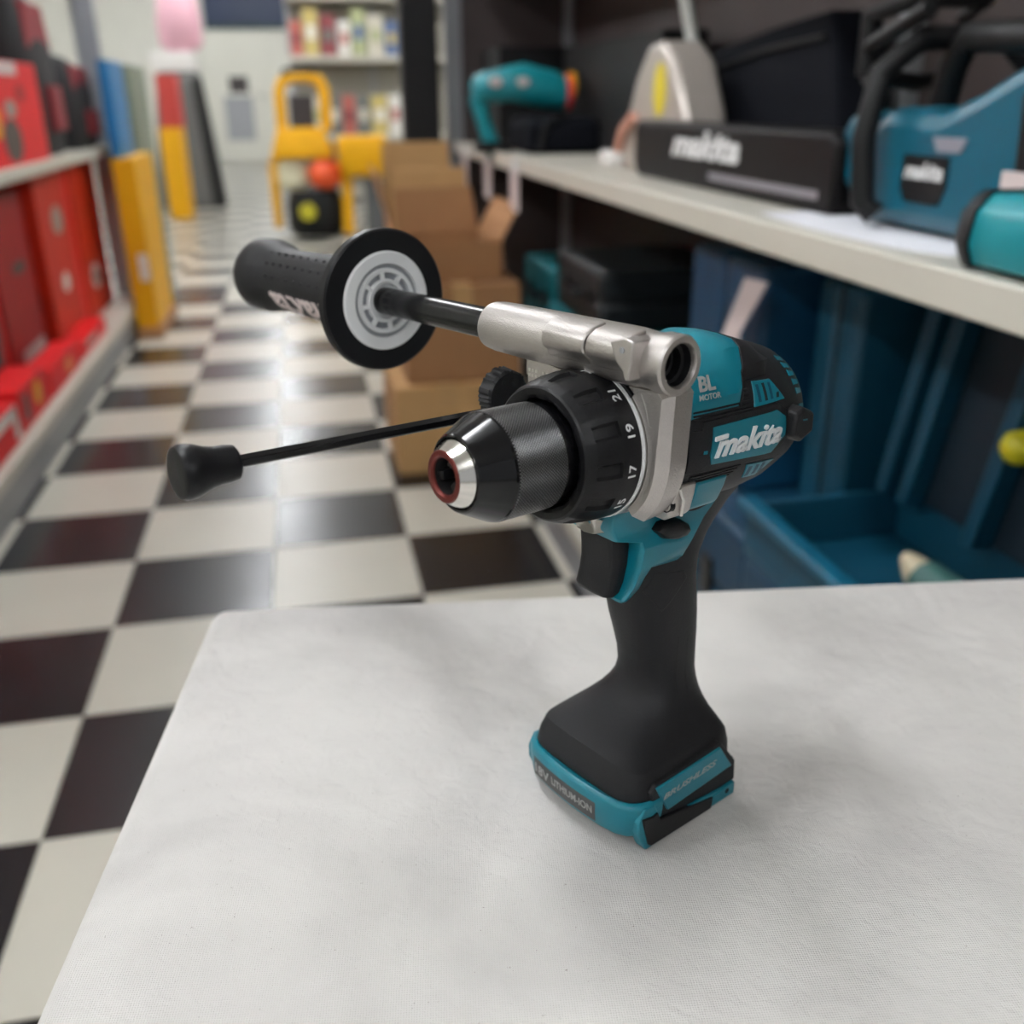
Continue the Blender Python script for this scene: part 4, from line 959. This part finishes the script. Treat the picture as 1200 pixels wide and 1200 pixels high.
# ------------------------------------------------------------------ right shelf, base deck
cteal2 = mat('navy_teal_plastic', (0, 50, 76), .5, var=.1, vscale=12)
cdark = mat('case_inner', (4, 28, 42), .6, var=.15, vscale=15)
def hard_case(lo, hi, m, label, axis='z', parts=True):
    cx, cy = (lo[0]+hi[0])/2, (lo[1]+hi[1])/2
    r = tag(empty('tool_case', (cx, cy, lo[2])), label, 'case', 'teal hard cases on the base deck')
    hx, hy, h = (hi[0]-lo[0])/2, (hi[1]-lo[1])/2, hi[2]-lo[2]
    if axis == 'z':
        obj('lower_shell', bm_box((-hx, -hy, 0), (hx, hy, h*.48)), m, r, bevel=.012, seg=3)
        obj('upper_shell', bm_box((-hx, -hy, h*.5), (hx, hy, h)), m, r, bevel=.012, seg=3)
        obj('seam_band', bm_box((-hx+.006, -hy+.006, h*.42), (hx-.006, hy-.006, h*.58)), blk, r)
    else:
        obj('shell', bm_box((-hx, -hy, 0), (hx, -.004, h)), m, r, bevel=.012, seg=3)
        obj('shell', bm_box((-hx, .004, 0), (hx, hy, h)), m, r, bevel=.012, seg=3)
        obj('seam_band', bm_box((-hx+.006, -.02, .006), (hx-.006, .02, h-.006)), blk, r)
    for s in ((-.5, .5) if axis == 'z' else ()):
        obj('latch', bm_box((-hx-.006, hy*s-.02, h*.38), (-hx+.004, hy*s+.02, h*.66)), black, r, bevel=.002)
    if axis == 'z': obj('handle', bm_tube([(-hx+.002, -hy*.25, h*.5), (-hx-.02, -hy*.2, h*.5), (-hx-.02, hy*.2, h*.5), (-hx+.002, hy*.25, h*.5)], .008, 8), black, r)
    return r
hard_case((.56, .60, .13), (.93, 1.14, .36), cteal2, 'closed navy teal case under the open case with yellow knob')
hard_case((.58, 1.17, .13), (.93, 1.68, .36), cteal2, 'closed navy teal case under the upright blue case')
hard_case((.66, 1.35, .36), (.93, 1.64, .715), mat('blue_case_plastic', (0, 60, 92), .5, var=.08, vscale=12), 'blue case standing upright with a white leaflet in front', 'y')
hard_case((.72, 1.18, .36), (.95, 1.30, .71), teal_d, 'narrow blue case standing upright beside the open case', 'y')
k_ = 0
for lo, hi, lb in (((.60, 2.0, .13), (.95, 2.5, .30), 'teal case at the bottom of the stack beside the brown boxes'), ((.60, 2.02, .30), (.94, 2.48, .46), 'teal case in the middle of the stack beside the brown boxes'), ((.62, 2.06, .46), (.94, 2.44, .60), 'teal case on top of the stack beside the brown boxes'),
                   ((.64, 2.54, .13), (.95, 2.95, .34), 'teal case at the foot of the far pair behind the brown boxes'), ((.64, 2.56, .34), (.95, 2.92, .52), 'teal case on top of the far pair behind the brown boxes')):
    hard_case(lo, hi, [mat('case_black', (8, 16, 20), .5), mat('case_teal', (0, 96, 104), .5, var=.1)][(0, 1, 0, 0, 1)[k_]], lb); k_ += 1
lf = tag(empty('leaflet', (.652, 1.36, .36)), 'white folded leaflet leaning on the upright blue case', 'paper')
obj('page', bm_loft([[(-.03+d, y, z) for y, z in ((.05, .24), (-.015, .26), (-.095, .35), (-.02, .345))] for d in (0, .002)]), pink_white, lf, smooth=False)
obj('page', bm_loft([[(-.03+q+d, y, z) for q, y, z in ((0, .05, .24), (0, -.015, .26), (.02, .0, .0), (.02, .06, .0))] for d in (0, .002)]), pink_white, lf, smooth=False)
oc = tag(empty('open_tool_case', (.70, .88, .36)), 'open navy teal case with raised ribbed lid and yellow knob', 'case')
for lo, hi in (((-.14, -.26, 0), (.10, .26, .012)), ((-.14, -.26, .012), (-.128, .26, .08)), ((.088, -.26, .012), (.10, .26, .08)), ((-.128, -.26, .012), (.088, -.248, .08)), ((-.128, .248, .012), (.088, .26, .08))):
    obj('tray_wall', bm_box(lo, hi), teal_d, oc, bevel=.003)
obj('tray_rim', bm_box((-.152, -.27, .07), (-.126, .27, .085)), mat('lit_rim_teal', (6, 84, 110), .4), oc, bevel=.004)  # lighter teal paints the lit front edge of the tray
def lidp(u, v, d): return (.10+.05*v-d, u, .082+v)           # the lid leans back a little
ld = obj('lid', bm_loft([[lidp(u, v, d) for u, v in ((-.26, 0), (.26, 0), (.25, .26), (-.26, .26))] for d in (0, .02)]), cdark, oc, bevel=.004)
for u in (.25, .20, .06, -.10, -.24):
    obj('lid_rib', bm_loft([[lidp(u+o_, v, d) for o_, v in ((-.014, .0), (.010, .0), (-.03, .26), (-.054, .26))] for d in (.02, .05)]), teal_d, oc, bevel=.003)
bmx = bmesh.new(); bmesh.ops.create_uvsphere(bmx, u_segments=16, v_segments=10, radius=.021)
for v in bmx.verts: v.co = v.co+Vector(lidp(.02, .14, .04))
obj('yellow_knob', bmx, mat('knob_yellow', (200, 190, 30), .4), oc)
ht = tag(empty('hand_tool', (.70, .90, .372)), 'grey green hand tool with cream nose lying in the open case', 'tool')
obj('body', bm_tube([(.0, -.14, .03), (0, -.05, .034), (0, .03, .034)], [.022, .028, .026], 14), mat('grey_green', (52, 92, 88), .5), ht)
obj('nose', bm_tube([(0, .03, .034), (0, .05, .038), (0, .075, .045)], [.022, .019, .009], 12), mat('cream_plastic', (190, 178, 150), .5), ht)
obj('handle', bm_tube([(0, -.06, .03), (-.04, -.07, .02), (-.07, -.08, .012)], [.02, .018, .014], 10), blk, ht)
